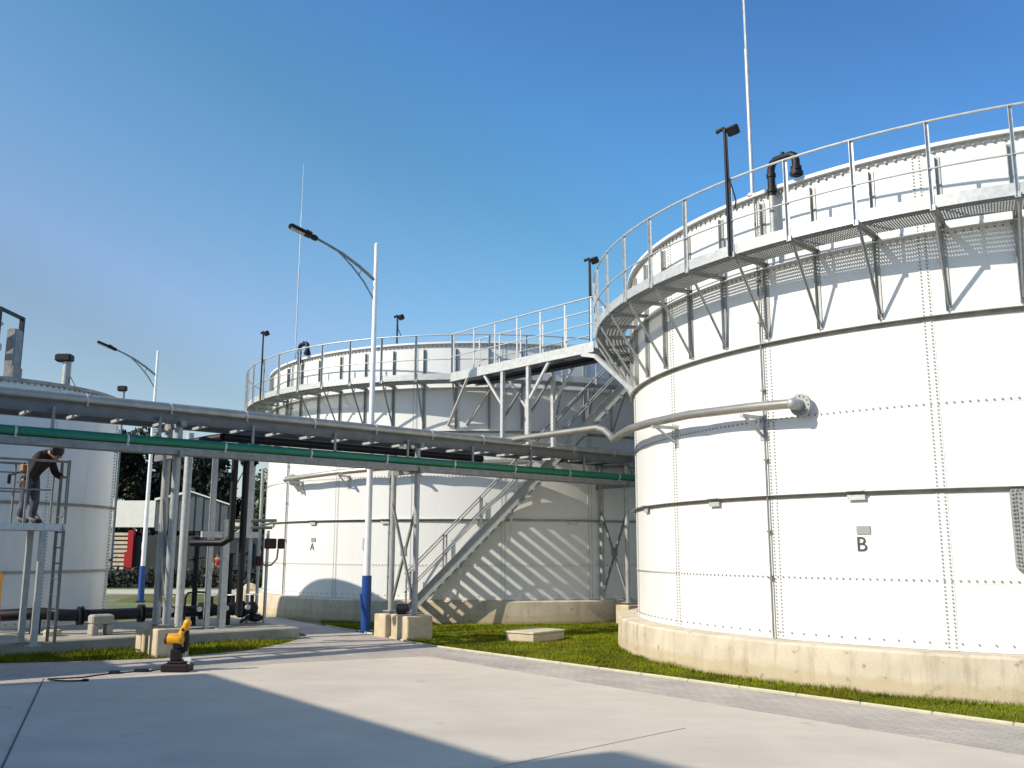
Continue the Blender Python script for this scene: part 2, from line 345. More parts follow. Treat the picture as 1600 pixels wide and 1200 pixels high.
# equipment slab
SL0 = V((-4.6, 21.03, 0))
def slabpt(s, t, z=0.0): return SL0 + E_ * s + N_ * t + UP * z
b = MB()
b.cbox(slabpt(-6.5, 2.0, 0.09), (13.0, 4.0, 0.32), (E_, N_, UP), 0.025); struct(b.build('concrete_slab', concs))

# ------------------------------------------------------------------ tanks
Z0, Z1, PAN, ZT = 0.607, 1.519, 1.2, 7.607
WK = 6.48; WO = 0.79; NP = 52
SEAM = 360.0 / 19
def shell_mesh(R, z0, zt, rows, nseam, brow, name, vb=0.052, hb=0.098):
    m_ = MB()
    m_.lathe([(R, z0), (R, zt), (R - 0.02, zt), (R - 0.02, z0)], 192)
    def bolt(a, z, r=0.013, d=0.014, mi=1):
        c = pol(R + 0.004, a, z); n = pol(1, a); t = V((-n.y, n.x, 0))
        vs = []
        for k in range(5):
            q = 2 * pi * k / 5; vs.append(c + (t * cos(q) + UP * sin(q)) * r)
        o = [v + n * d for v in vs]
        m_.add(vs + o, [(5, 6, 7, 8, 9)] + [(i, (i + 1) % 5, (i + 1) % 5 + 5, i + 5) for i in range(5)], mi)
    da = math.degrees(1 / R)
    for k in range(nseam):
        a = k * 360.0 / nseam
        m_.lathe([(R - 0.001, z0 + .003), (R + 0.005, z0 + .003), (R + 0.005, zt - .004), (R - 0.001, zt - .004)], 1, a0=radians(a - 0.075 * da), a1=radians(a + 0.075 * da))
        for s_ in (-0.045, 0.045):
            z = z0 + 0.05
            while z < zt - 0.05: bolt(a + s_ * da, z); z += vb
    for z in rows:
        m_.lathe([(R - 0.001, z - .04), (R + 0.0035, z - .04), (R + 0.0035, z + .04), (R - 0.001, z + .04)], 192)
        n = int(2 * pi * R / hb)
        for i in range(n): bolt(i * 360.0 / n, z, 0.015, 0.016)
    n = int(2 * pi * R / brow)
    for i in range(n): bolt(i * 360.0 / n, z0 + 0.10, 0.013, 0.02)
    n = int(2 * pi * R / 0.13)
    for i in range(n): bolt(i * 360.0 / n, zt - 0.055, 0.022, 0.03)
    return m_.mesh(name, [enamel, boltm], True)
SH = shell_mesh(TR, Z0, ZT, [Z1, Z1 + 2 * PAN, Z1 + 4 * PAN], 19, 0.2, 'shell')
def simple(fn, name, mats, smooth=True):
    m_ = MB(); fn(m_); return m_.mesh(name, mats, smooth)
def lring(m_, R, z):     # rolled angle ring: flange sticking out + upright leg
    m_.lathe([(R + .001, z - .035), (R + .010, z - .035), (R + .010, z + .022), (R + .085, z + .022), (R + .085, z + .030), (R + .001, z + .030)], 192)
RING = [simple(lambda q, z=z: lring(q, TR, z), 'stiffener_ring', ringm) for z in (Z1 + PAN, Z1 + 3 * PAN)]
FND = simple(lambda q: q.lathe([(0.1, -0.1), (TR + 0.43, -0.1), (TR + 0.40, Z0 - 0.04), (TR + 0.36, Z0 - 0.004), (0.1, Z0 - 0.004)], 160), 'foundation', conc)
RIM = simple(lambda q: q.lathe([(TR - .06, ZT), (TR + .09, ZT), (TR + .09, ZT + .055), (TR - .06, ZT + .055)], 192), 'top_rim', enamel)
ROOF = simple(lambda q: q.lathe([(0.05, ZT + .75), (TR - .10, ZT + .02), (TR - .10, ZT - .05), (0.05, ZT + .6)], 96), 'roof', roofm)
UANG = simple(lambda q: q.lathe([(TR + .001, WK - .12), (TR + .07, WK - .12), (TR + .07, WK - .11), (TR + .012, WK - .11), (TR + .012, WK - .04), (TR + .001, WK - .04)], 192), 'wall_angle', enamel)
def deck(q):
    r0, r1 = TR + 0.17, TR + WO - 0.02
    n = 1400
    for i in range(n):
        a = i * 360.0 / n; c = pol((r0 + r1) / 2, a, WK - .015); X = pol(1, a); q.box(c, (r1 - r0, 0.005, 0.03), (X, V((-X.y, X.x, 0)), UP))
    for r in (r0, r0 + .075, r0 + .15, r0 + .225, r0 + .3, r0 + .375, r0 + .45, r0 + .525, r1):
        q.lathe([(r - .004, WK - .03), (r + .004, WK - .03), (r + .004, WK - .001), (r - .004, WK - .001)], 208)
DECK = simple(deck, 'walkway', galvm, False)
TOE = simple(lambda q: q.lathe([(TR + WO, WK - .03), (TR + WO + .006, WK - .03), (TR + WO + .006, WK + .14), (TR + WO, WK + .14)], 208), 'toe_board', galv)
def railtube(z, r):
    m_ = MB(); m_.tube([pol(TR + WO + .03, i * 360 / 156.0, z) for i in range(156)], r, 8, True); return m_.mesh('rail', galv, True)
TRAIL = railtube(WK + 1.20, .019); MRAIL = railtube(WK + .52, .014)
def post(q):
    x = TR + WO + .01
    q.angle((x, -.025, WK - .05), (x, -.025, WK + 1.20), .05, .006, (1, 0, 0), (0, 1, 0))
    q.box((x + .012, 0, WK - .03), (.03, .07, .08))
POST = simple(post, 'rail_post', galv, False)
def bracket(q):
    x0, x1 = TR + .004, TR + WO - .01; z = WK - .035
    q.angle((x0, 0, z), (x1, 0, z), .06, .007, (0, 0, -1), (0, 1, 0))
    q.angle((x0 + .005, -.03, ZT - .14), (x0 + .005, -.03, z - 1.24), .065, .007, (0, 1, 0), (1, 0, 0))
    q.bar((x1 - .02, .012, z - .03), (x0 + .05, .012, z - 1.18), .05, .008, (0, 1, 0))
    q.bar((x1 - .02, .016, z - .03), (x0 + .05, .016, z - 1.18), .008, .05, (0, 1, 0))
BRK = simple(bracket, 'bracket', galvm, False)
def clip(q):
    q.box((TR + .07, 0, Z1 + PAN + .033), (.10, .26, .012)); q.box((TR + .05, 0, Z1 + PAN - .055), (.006, .26, .075))
CLIP = simple(clip, 'ring_splice', galv, False)
FDT = {}
def letter_mesh(ch, h):
    cu = bpy.data.curves.new('letter', 'FONT'); cu.body = ch; cu.size = h / 0.70; cu.extrude = 0.002; cu.align_x = 'CENTER'
    o = bpy.data.objects.new('letter', cu); COL.objects.link(o)
    bpy.context.view_layer.update()
    dg = bpy.context.evaluated_depsgraph_get(); me = bpy.data.meshes.new_from_object(o.evaluated_get(dg))
    bpy.data.objects.remove(o); me.materials.clear(); me.materials.append(inkm); return me
def on_wall(o, R, deg, z, off):
    n = pol(1, deg); t = V((-n.y, n.x, 0))
    mm = Matrix((t, UP, n)).transposed().to_4x4(); mm.translation = pol(R + off, deg, z); o.matrix_local = mm
def big_tank(c, rot, label, ch, ang, extra):
    root = thing('storage_tank', c, label, 'tank', 'large white bolted tanks')
    g = lambda nm, me, r=rot: link(nm, me, root, (0, 0, 0), radians(r))
    g('foundation', FND); g('shell', SH, ang['seam']); g('top_rim', RIM); g('roof', ROOF); g('wall_angle', UANG)
    for me in RING: g('stiffener_ring', me)
    wk = g('walkway', DECK, 0)
    for nm, me in (('toe_board', TOE), ('top_rail', TRAIL), ('mid_rail', MRAIL)): link(nm, me, wk)
    for i in range(NP):
        a = ang['post'] + i * 360.0 / NP
        link('rail_post', POST, wk, (0, 0, 0), radians(a)); link('bracket', BRK, wk, (0, 0, 0), radians(a))
    for i in range(18): link('ring_splice', CLIP, root, (0, 0, 0), radians(ang['clip'] + i * 20.0))
    q = MB(); q.cbox((0, 0, 0), (.20, .115, .008), None, .003); on_wall(q.build('plaque', plaquem, root), TR, ang['plq'] + .25, 2.20, .012)
    me = letter_mesh(ch, .205); on_wall(link('letter', me, root), TR, ang['plq'] - .05, 1.905, .009)
    q = MB(); a = ang['cond']
    q.tube([pol(TR + .05, a, ZT + .05), pol(TR + .05, a, Z0 + .01)], .016, 8)
    for z in (1.5, 2.2, 3.3, 4.4, 5.5, 6.2): q.box(pol(TR + .035, a, z), (.07, .06, .03), (pol(1, a), pol(1, a + 90), UP))
    q.build('conduit', galvd, root, True)
    # black overflow pipe over the rim
    q = MB(); a = ang['vent']; r_ = TR + .13; da = 3.4
    pts = [pol(r_, a, ZT - .12), pol(r_, a, 7.92), pol(r_, a + .25, 8.02), pol(r_, a + .7, 8.06), pol(r_, a + da - .6, 8.06), pol(r_, a + da - .15, 8.02), pol(r_, a + da, 7.94), pol(r_, a + da, 7.68)]
    q.tube(pts, .062, 14)
    for (aa, z0, z1, rr) in ((a, 7.80, 7.86, .075), (a + da, 7.78, 7.84, .085), (a + da, 7.70, 7.75, .105), (a, ZT - .06, ZT - .02, .08)):
        q.cyl(pol(r_, aa, z0), pol(r_, aa, z1), rr, 16)
    q.tube([pol(r_, a + 1.7, 8.06), pol(r_, a + 1.7, 8.15)], .03, 10)
    q.cyl(pol(r_ - .09, a + da, 7.74), pol(r_ + .10, a + da, 7.74), .05, 12)
    ov = q.build('overflow_pipe', blackp, root, True)
    q = MB(); q.tube([pol(r_, a, WK + .03), pol(r_, a, ZT - .11)], .055, 14); q.build('lower_pipe', galvm, ov, True)
    extra(root)
    return root
def extraB(root):
    q = MB(); a = -114.35
    n = pol(1, a); t = V((-n.y, n.x, 0)); cz = 2.195
    C0 = pol(TR, a, cz)
    def rr(off, hw, hh, rad, k=8):
        pts = []
        for (sx, sy, a0) in ((1, 1, 0), (-1, 1, pi / 2), (-1, -1, pi), (1, -1, 1.5 * pi)):
            for i in range(k + 1):
                aa = a0 + (pi / 2) * i / k; pts.append(C0 + n * off + t * (sx * (hw - rad) + cos(aa) * rad) + UP * (sy * (hh - rad) + sin(aa) * rad))
        return pts
    def slab(o0, o1, hw, hh, rad):
        p0, p1 = rr(o0, hw, hh, rad), rr(o1, hw, hh, rad); m = len(p0)
        q.add(p0 + p1, [tuple(range(m - 1, -1, -1)), tuple(range(m, 2 * m))] + [(i, (i + 1) % m, (i + 1) % m + m, i + m) for i in range(m)])
    slab(-.05, .10, .36, .44, .08); slab(-.05, .03, .50, .53, .06); slab(.085, .11, .42, .48, .06); slab(.112, .137, .42, .48, .06)
    for off, hw, hh, st_ in ((.03, .475, .505, .05), (.03, .435, .465, .05), (.08, .40, .46, .06)):
        nz = int(2 * hh / st_); nx = int(2 * hw / st_)
        pos = [(sx * hw, -hh + 2 * hh * i / nz) for i in range(nz + 1) for sx in (-1, 1)] + [(-hw + 2 * hw * i / nx, sy * hh) for i in range(1, nx) for sy in (-1, 1)]
        for x_, z_ in pos:
            p_ = C0 + n * (off - .01) + t * x_ + UP * z_; q.cyl(p_, p_ + n * (.035 if off < .05 else .09), .014, 6)
    mh = q.build('manhole', galvm, root, True)
    q = MB(); q.tube([C0 + n * .16 - t * .12, C0 + n * .24 - t * .1, C0 + n * .24 + t * .1, C0 + n * .16 + t * .12], .012, 8); q.build('handle', galvd, mh)
def extraA(root):
    q = MB(); a = -109.4
    q.tube([pol(TR + .05, a, WK - .2), pol(TR + .05, a, Z0)], .022, 8)
    for z in (1.2, 2.4, 3.6, 4.8): q.box(pol(TR + .03, a, z), (.06, .07, .03), (pol(1, a), pol(1, a + 90), UP))
    q.build('conduit', galvd, root, True)
big_tank(TB, 0, 'white bolted round tank marked B, nearest and largest at the right', 'B', dict(seam=-143.35, post=-129.2, clip=-133.0, plq=-132.8, cond=-144.1, vent=-141.0), extraB)
big_tank(TA, 11, 'white bolted round tank marked A, behind the pipe rack and staircase', 'A', dict(seam=-142.2, post=-109.2, clip=-130.4, plq=-130.5, cond=-141.6, vent=-137.4), extraA)

# small tank
ZC0, ZCT = 0.29, 5.42
small = thing('storage_tank', TC, 'smaller grey-white bolted tank behind the work platform at the left', 'tank')
link('shell', shell_mesh(RC, ZC0, ZCT, [1.45, 4.2], 8, .2, 'shell', 0.07, 0.11), small, (0, 0, 0), radians(13)).data.materials[0] = mat('grey_enamel', (0.74, 0.75, 0.73), 0.35, var=0.04, scale=0.8, stain=(0.64, 0.65, 0.63), sscale=0.8, stretch=(4, 4, .5))
for z in (2.86, ):
    q = MB(); lring(q, RC, z); q.build('stiffener_ring', ringm, small, True)
q = MB(); q.lathe([(RC + .001, 1.40), (RC + .03, 1.40), (RC + .03, 1.46), (RC + .001, 1.46)], 128); q.build('band', ringm, small, True)
q = MB(); q.lathe([(.1, -.1), (RC + .30, -.1), (RC + .30, .24), (RC + .26, .286), (.1, .286)], 96); q.build('foundation', concs, small, True)
q = MB(); q.lathe([(.05, ZCT + .30), (RC + .05, ZCT + .04), (RC + .05, ZCT - .03), (RC - .05, ZCT - .03), (.05, ZCT + .2)], 96); q.build('roof', ringm, small, True)
q = MB(); q.cyl((2.42, -1.0, ZCT), (2.42, -1.0, ZCT + .66), .09, 14); q.tube([(2.5, -1.0, ZCT + .3), (2.66, -1.05, ZCT + .05)], .03, 8)
rv = q.build('roof_vent', galvm, small, True)
q = MB(); q.cbox((2.36, -1.02, ZCT + .73), (.36, .24, .17), None, .03); q.build('vent_cap', blackp, rv)
# drive unit on its roof
du = thing('agitator_drive', TC + V((.32, 0, ZCT)), 'dark framed motor drive unit on the roof of the smaller tank', 'machine')
q = MB()
for x, y in ((.62, -1.3), (-.5, -1.3), (.62, -.3), (-.5, -.3)): q.bar((x, y, .02), (x, y, 1.85), .09, .09)
q.bar((.62, -1.3, 1.80), (-.2, -1.3, 1.25), .08); q.bar((.62, -1.3, .3), (-.5, -1.3, .3), .06); q.bar((.62, -1.3, 1.82), (.62, -.3, 1.82), .07); q.bar((-.5, -1.3, 1.2), (.62, -1.3, 1.2), .06)
q.build('frame', blackp, du)
q = MB(); q.cbox((.78, -.85, .85), (.22, .34, 1.15), None, .03); q.box((.9, -.85, .3), (.03, .4, .5)); q.build('control_box', galvd, du)
q = MB(); q.cyl((.1, -.8, .2), (.1, -.8, 1.0), .26, 20); q.cyl((.1, -.8, 1.0), (.1, -.8, 1.12), .33, 20); q.cyl((.1, -.8, 1.12), (.1, -.8, 1.6), .2, 20)
for i in range(12): q.box((.1 + .22 * cos(i * pi / 6), -.8 + .22 * sin(i * pi / 6), 1.36), (.06, .012, .4), (V((cos(i * pi / 6), sin(i * pi / 6), 0)), V((-sin(i * pi / 6), cos(i * pi / 6), 0)), UP))
q.build('motor', galv, du, True)
q = MB(); q.cbox((-.1, -.85, 1.62), (.9, .6, .12), None, .04); q.build('hood', galv, du)

# ------------------------------------------------------------------ lightning rods and floodlight masts on the tanks
def rod(p, z0, h, label, k=1.0):
    r = thing('lightning_rod', (p.x, p.y, z0), label, 'lightning rod', 'lightning rods on the tank rims')
    q = MB(); q.tube([(0, 0, 0), (0, 0, h * .45)], .034 * k, 10); q.tube([(0, 0, h * .45), (0, 0, h * .75)], .024 * k, 8); q.build('pole', galv, r, True)
    q = MB(); q.tube([(0, 0, h * .75), (0, 0, h)], [.014 * k, .006 * k], 8); q.build('tip', galv, r, True)
    q = MB(); q.cyl((0, 0, -.02), (0, 0, .03), .09, 14); q.build('base_plate', galv, r)
    return r
rod(TB + pol(TR + .02, -144.5), ZT + .055, 5.8, 'tall thin rod rising from the rim of the tank marked B')
rod(TA + pol(TR - .1, -142.9), ZT + .055, 6.6, 'tall thin rod rising from the rim of the tank marked A', .55)
def mast(p, z0, z1, yaw, label):
    r = thing('floodlight_mast', (p.x, p.y, z0), label, 'floodlight', 'floodlight masts on the tank walkways', yaw)
    h = z1 - z0
    q = MB(); q.tube([(0, 0, 0), (0, 0, h)], .026, 10); q.box((0, 0, h), (.05, .05, .06)); q.build('pole', blackp, r, True)
    q = MB(); ax = (V((1, 0, 0)), V((0, cos(.5), sin(.5))), V((0, -sin(.5), cos(.5))))
    q.cbox((.12, .05, h - .02), (.20, .10, .16), ax, .02); q.bar((0, 0, h + .03), (.12, .04, h), .03); q.build('lamp_head', blackp, r)
    q = MB(); q.tube([(-.16, 0, h + .02), (-.02, 0, h + .05)], .028, 10); q.box((-.08, 0, h + .05), (.16, .05, .02)); q.build('camera', blackp, r, True)
    q = MB(); q.tube([(.03, 0, h - .1), (.04, .0, h * .62), (.10, .02, h * .50), (.13, .04, h * .42), (.10, .05, h * .36)], .012, 8); q.build('cable', blackp, r, True)
    return r
mast(TB + pol(TR + WO + .07, -143.2), WK - .05, 8.50, radians(-50), 'dark floodlight mast on the walkway of the tank marked B')
mast(TA + pol(TR + WO + .07, -144.8), WK - .05, 8.52, radians(-50), 'dark floodlight mast at the left of the walkway of tank A')
mast(TA + pol(TR - .3, -110.0), ZT, 8.55, radians(-50), 'dark floodlight mast right of the near street lamp, above tank A')
mast(V((1.80, 21.05, 0)), WK - .05, 8.58, radians(-50), 'dark floodlight mast where the footbridge meets tank B')

# ------------------------------------------------------------------ pipes leaving the two tanks
def tank_pipe(c, a_start, arc, tail, label, brs):
    r = thing('steel_pipe', c + pol(TR + .36, a_start, 0), label, 'pipe', 'pipes leaving the large tanks')
    o = c + pol(TR + .36, a_start, 0)
    pts = [c + pol(TR + .36, aa, zz) - o for aa, zz in arc] + [V(t) - o for t in tail]
    q = MB(); q.tube(pts, .075, 16); q.build('pipe', stainless, r, True)
    q = MB(); n = pol(1, a_start); p0 = c + pol(TR, a_start, arc[0][1]) - o
    q.cyl(p0 - n * .01, p0 + n * .34, .085, 20)
    q.cyl(p0 + n * .10, p0 + n * .125, .172, 24); q.cyl(p0 + n * .135, p0 + n * .16, .172, 24); q.ball(p0 + n * .36, .088)
    for i in range(12):
        t = V((-n.y, n.x, 0)); d = t * cos(i * pi / 6) + UP * sin(i * pi / 6); q.cyl(p0 + d * .14 + n * .08, p0 + d * .14 + n * .18, .012, 6)
    q.build('flange', galvm, r, True)
    for aa, zz in brs:
        q = MB(); nb = pol(1, aa); b0 = c + pol(TR, aa, zz - .10) - o
        q.bar(b0, b0 + nb * .50, .07, .05); q.bar(b0 - UP * .30, b0 + nb * .40 - UP * .02, .04, .03); q.box(b0 + nb * .006 - UP * .15, (.012, .12, .4), (nb, V((-nb.y, nb.x, 0)), UP))
        q.build('support_bracket', galv, r)
    return r
tank_pipe(TB, -138.6, [(-138.6, 4.07), (-143.5, 4.10), (-154.3, 4.16), (-164, 4.19), (-172, 4.22), (-180, 4.24)], [(2.2, 20.2, 4.27), (2.16, 20.32, 4.36), (2.05, 20.55, 4.52), (1.9, 20.75, 4.60), (-.05, 23.05, 4.60)], 'steel pipe curving round the tank marked B to the pipe rack', [(-144.6, 4.07), (-161.5, 4.17)])
tank_pipe(TA, -137.9, [(-137.9, 3.97), (-130, 4.0), (-122.2, 4.05), (-111.2, 4.12), (-100, 4.2), (-90, 4.25), (-80, 4.28)], [], 'steel pipe along the wall of tank A behind the rack', [(-135.2, 3.97), (-120, 4.06), (-104, 4.18)])

# ------------------------------------------------------------------ pipe rack
P1 = V((-6.35, 17.75, 0))
def rk(s, off, z): return P1 + E_ * s + N_ * off + UP * z
SUP = [(-.02, .0, .95), (5.38, .05, .90), (11.75, .1, .9)]      # station, near offset, trestle depth
rack = thing('pipe_rack', P1, 'grey steel pipe rack on pairs of pipe columns crossing the yard', 'pipe rack')
def rb(s, off, z): return E_ * s + N_ * off + UP * z
for s_, oa, ob in ((-9.0, -.2, .7), (-.05, -.15, .35), (5.38, -.22, .72), (12.25, -.22, .72), (16.5, -.2, .7)):
    for off in (oa, ob):
        q = MB(); q.tube([rb(s_, off, .50 if s_ > -1 else .25), rb(s_, off, 4.28)], .062 if s_ > 1 else .075, 14); q.box(rb(s_, off, .56 if s_ > -1 else .26), (.26, .26, .016), (E_, N_, UP)); q.build('column', galvm, rack, True)
    q = MB(); q.box(rb(s_, .25, 3.66), (.10, 1.3, .12), (E_, N_, UP)); q.box(rb(s_, .25, 4.22), (.10, 1.3, .10), (E_, N_, UP)); q.build('cross_beam', galvd, rack)
    q = MB(); q.bar(rb(s_ - .03, oa, .75), rb(s_ - .03, ob, 3.0), .05, .05); q.bar(rb(s_ + .03, ob, .75), rb(s_ + .03, oa, 3.0), .05, .05); q.box(rb(s_, (oa + ob) / 2, 1.88), (.03, .22, .22), (E_, N_, UP)); q.build('cross_brace', galvd, rack)
for off, z in ((-.22, 4.335), (.60, 4.335)):
    q = MB()
    q.box(rb(3.5, off, z + .095), (32, .12, .012), (E_, N_, UP)); q.box(rb(3.5, off, z - .095), (32, .12, .012), (E_, N_, UP)); q.box(rb(3.5, off, z), (32, .010, .178), (E_, N_, UP)); q.build('beam', beamm, rack)
q = MB()
for i in range(42): q.box(rb(-12 + i * .78, .19, 4.25), (.05, .70, .05), (E_, N_, UP))
q.build('rungs', galv, rack)
for i in range(34):
    s_ = -11.5 + i * .92
    if i % 2 == 0:
        q = MB(); q.box(rb(s_, -.29, 4.02), (.05, .03, .62), (E_, N_, UP)); q.box(rb(s_, -.2, 3.735), (.05, .25, .03), (E_, N_, UP)); q.build('hanger', galvd, rack)
def pipe_along(name, label, off, z, r, s0, s1, m_, pitch, collar=.012, group=None, extra=None, clips=True):
    t = thing(name, rk(s0, off, z), label, 'pipe', group)
    q = MB(); q.cyl((0, 0, 0), E_ * (s1 - s0), r, 18); q.build('pipe', m_, t, True)
    if clips:
        n = int((s1 - s0) / pitch)
        for i in range(n):
            q = MB(); c = E_ * (pitch * (i + .5)); q.cyl(c - E_ * .02, c + E_ * .02, r + collar, 18); q.box(c - UP * (r + .012) , (.04, r * 1.6, .03), (E_, N_, UP)); q.build('clip', galv, t)
    if extra: extra(t)
    return t
pipe_along('insulated_pipe', 'silver clad pipe along the near top edge of the rack', -.20, 4.52, .092, -13, 17, clad, 1.5)
pipe_along('insulated_pipe', 'second silver clad pipe, behind the near one on top of the rack', .16, 4.50, .085, -13, 17, clad, 1.5)
pipe_along('green_pipe', 'green painted pipe running along the lower side of the rack', -.30, 3.865, .085, -13, 16.5, greenp, 1.84)
pipe_along('narrow_pipe', 'thin grey pipe above the green one on the rack', -.02, 3.80, .045, -13, 16.5, galv, 1.84, clips=False)
def bext(t):
    q = MB(); q.tube([V((0, 0, 0)), N_ * .35 - E_ * .15 - UP * .02, N_ * 1.2 - E_ * .55 - UP * .12, N_ * 1.55 - E_ * .66 - UP * .17], .085, 14); q.build('branch', blackp, t, True)
    q = MB(); q.tube([E_ * .55 + N_ * .1, E_ * .55 + N_ * .55 - UP * .12, E_ * .55 + N_ * .62 - UP * .35, E_ * .55 + N_ * .62 - UP * 1.95, E_ * .45 + N_ * .8 - UP * 2.05, E_ * .0 + N_ * 1.3 - UP * 2.05], .07, 14); q.build('branch', blackp, t, True)
    q = MB(); q.tube([E_ * .80 + N_ * .1, E_ * .80 + N_ * .55 - UP * .12, E_ * .80 + N_ * .62 - UP * .35, E_ * .80 + N_ * .62 - UP * 3.5], .07, 14); q.build('branch', blackp, t, True)
pipe_along('black_pipe', 'black pipe under the rack deck with drops to the valves', .12, 4.09, .085, .95, 7.5, blackp, 1.4, clips=False, extra=bext)
ct = thing('cable_tray', rk(-13, -.2, 3.66), 'grey cable tray slung beneath the green pipe', 'cable tray')
q = MB(); q.box(E_ * 14.6, (29.2, .30, .012), (E_, N_, UP)); q.box(E_ * 14.6 - N_ * .15 + UP * .05, (29.2, .008, .13), (E_, N_, UP)); q.box(E_ * 14.6 + N_ * .15 + UP * .05, (29.2, .008, .13), (E_, N_, UP)); q.build('tray', galvd, ct)
q = MB()
for i in range(6): q.tube([E_ * .1 + N_ * (-.1 + .04 * i) + UP * .025, E_ * 29 + N_ * (-.1 + .04 * i) + UP * .025], .014, 6)
q.build('cables', blackp, ct, True)
# plinths
PLG = 'concrete plinths carrying the rack columns'
def plinth(p, sx, sy, h, label, notch=True):
    r = MB(); r.cbox((0, 0, h / 2 - .05), (sx, sy, h + .1), (E_, N_, UP), .018)
    if notch: r.cbox((sx * -.1, -sy * .52, h * .52), (sx * .16, .06, h * .9), (E_, N_, UP), .01)
    o = r.build('plinth', plint, None, False, p); return tag(o, label, 'plinth', PLG)
plinth(rk(-.0, -.2, 0), .60, .42, .50, 'beige concrete plinth behind the yellow machine')
plinth(rk(-.08, .48, 0), .42, .46, .50, 'pale sunlit plinth on the slab edge, left of the yellow machine', False)
plinth(rk(5.38, -.22, 0), .66, .46, .50, 'concrete plinth with a shaded face beside the lawn, nearer of the pair')
plinth(rk(5.34, .72, 0), .50, .46, .50, 'bright sunlit plinth by the blue lamp base, farther of the pair', False)
plinth(rk(12.25, -.22, 0), .50, .46, .50, 'concrete plinth in the gap between tank A and tank B', False)
plinth(rk(12.25, .72, 0), .50, .46, .50, 'shaded plinth half hidden behind the foundation of tank B', False)
rl = MB()
rl.tube([(-.12, 0, .12), (.12, 0, .12)], .12, 16); rl.tube([(-.14, 0, .12), (.14, 0, .12)], .05, 12)
tag(rl.build('hose_roll', blackp, None, True, rk(5.38, .25, .50)), 'small dark roll lying on the plinths under the rack columns', 'roll')
rl = MB(); rl.cbox((0, 0, .25), (.3, .5, .5), (E_, N_, UP), .015)
tag(rl.build('plinth', plint, None, False, rk(5.38, .25, 0)), 'low middle block filling the gap between the lawn plinths', 'plinth', PLG)

# ------------------------------------------------------------------ footbridge between the tanks
B0 = V((-1.66, 24.86, 0)); B1 = V((1.86, 20.95, 0)); BD = (B1 - B0).normalized(); BL = (B1 - B0).length; BN = V((-BD.y, BD.x, 0))
if BN.y < 0: BN = -BN
br = thing('footbridge', B0, 'galvanised footbridge linking the walkways of tank A and tank B', 'footbridge')
def bp(s_, t_, z): return BD * s_ + BN * t_ + UP * z
q = MB()
for i in range(int(BL / .05)): q.box(bp(.03 + i * .05, .45, WK - .015), (.006, .88, .03), (BD, BN, UP))
for t_ in (.05, .25, .45, .65, .85): q.box(bp(BL / 2, t_, WK - .015), (BL, .008, .032), (BD, BN, UP))
q.build('deck', galvd, br)
for t_ in (0, .9):
    q = MB(); q.box(bp(BL / 2, t_, WK - .10), (BL, .07, .012), (BD, BN, UP)); q.box(bp(BL / 2, t_, WK - .03), (BL, .008, .14), (BD, BN, UP)); q.box(bp(BL / 2, t_, WK + .09), (BL, .007, .10), (BD, BN, UP)); q.build('side_beam', galv, br)
    for i in range(7):
        s_ = .10 + i * (BL - .2) / 6
        q = MB(); q.angle(bp(s_, t_, WK - .08), bp(s_, t_, WK + 1.22), .05, .006, BD, BN); q.build('rail_post', galv, br)
    q = MB(); q.tube([bp(0, t_, WK + 1.20), bp(BL, t_, WK + 1.20)], .019, 8); q.build('handrail', galv, br, True)
    q = MB(); q.tube([bp(0, t_, WK + .58), bp(BL, t_, WK + .58)], .014, 8); q.build('mid_rail', galv, br, True)
for i in range(6): 
    s_ = .3 + i * .92
    q = MB(); q.box(bp(s_, .45, WK - .10), (.06, .88, .06), (BD, BN, UP)); q.build('cross_member', galvd, br)
for s_ in (2.1, 3.05):
    for t_ in (.03, .87):
        q = MB(); q.bar(bp(s_, t_, 4.42), bp(s_, t_, WK - .107), .09, .09, BD); q.box(bp(s_, t_, 4.43), (.2, .2, .012), (BD, BN, UP)); q.build('leg', galv, br)
        sg = -1 if s_ < 2.5 else 1
        q = MB(); q.bar(bp(s_ + sg * .04, t_, 5.55), bp(s_ + sg * .72, t_, WK - .11), .06, .06, BN); q.build('knee_brace', galv, br)
for s_ in (2.1, 3.05):
    q = MB(); q.bar(bp(s_, .08, 5.2), bp(s_, .82, 6.2), .05); q.build('cross_brace', galvd, br)
for t_ in (-.02, .92):
    q = MB(); pe = bp(BL - .35, t_, WK - .115); tt = TB + pol(TR + .03, 178.5 if t_ < 0 else 172) - B0
    q.bar(pe, pe + BD * .42 - UP * .10, .07, .09); q.bar(pe + BD * .42 - UP * .10, V((tt.x, tt.y, 5.16)), .07, .09); q.build('knee_brace', galv, br)
    q = MB(); ta = TA + pol(TR + .02, -97 if t_ < 0 else -93) - B0; q.bar(V((ta.x, ta.y, 5.3)), bp(.75, t_, WK - .115), .06, .06); q.build('knee_brace', galv, br)
q = MB(); q.tube([bp(.2, .2, WK - .17), bp(BL - .2, .2, WK - .17)], .025, 8); q.tube([bp(.2, .34, WK - .17), bp(BL - .2, .34, WK - .17)], .02, 8); q.box(bp(BL * .55, .45, WK - .20), (BL * .8, .24, .05), (BD, BN, UP)); q.build('conduit', blackp, br, True)

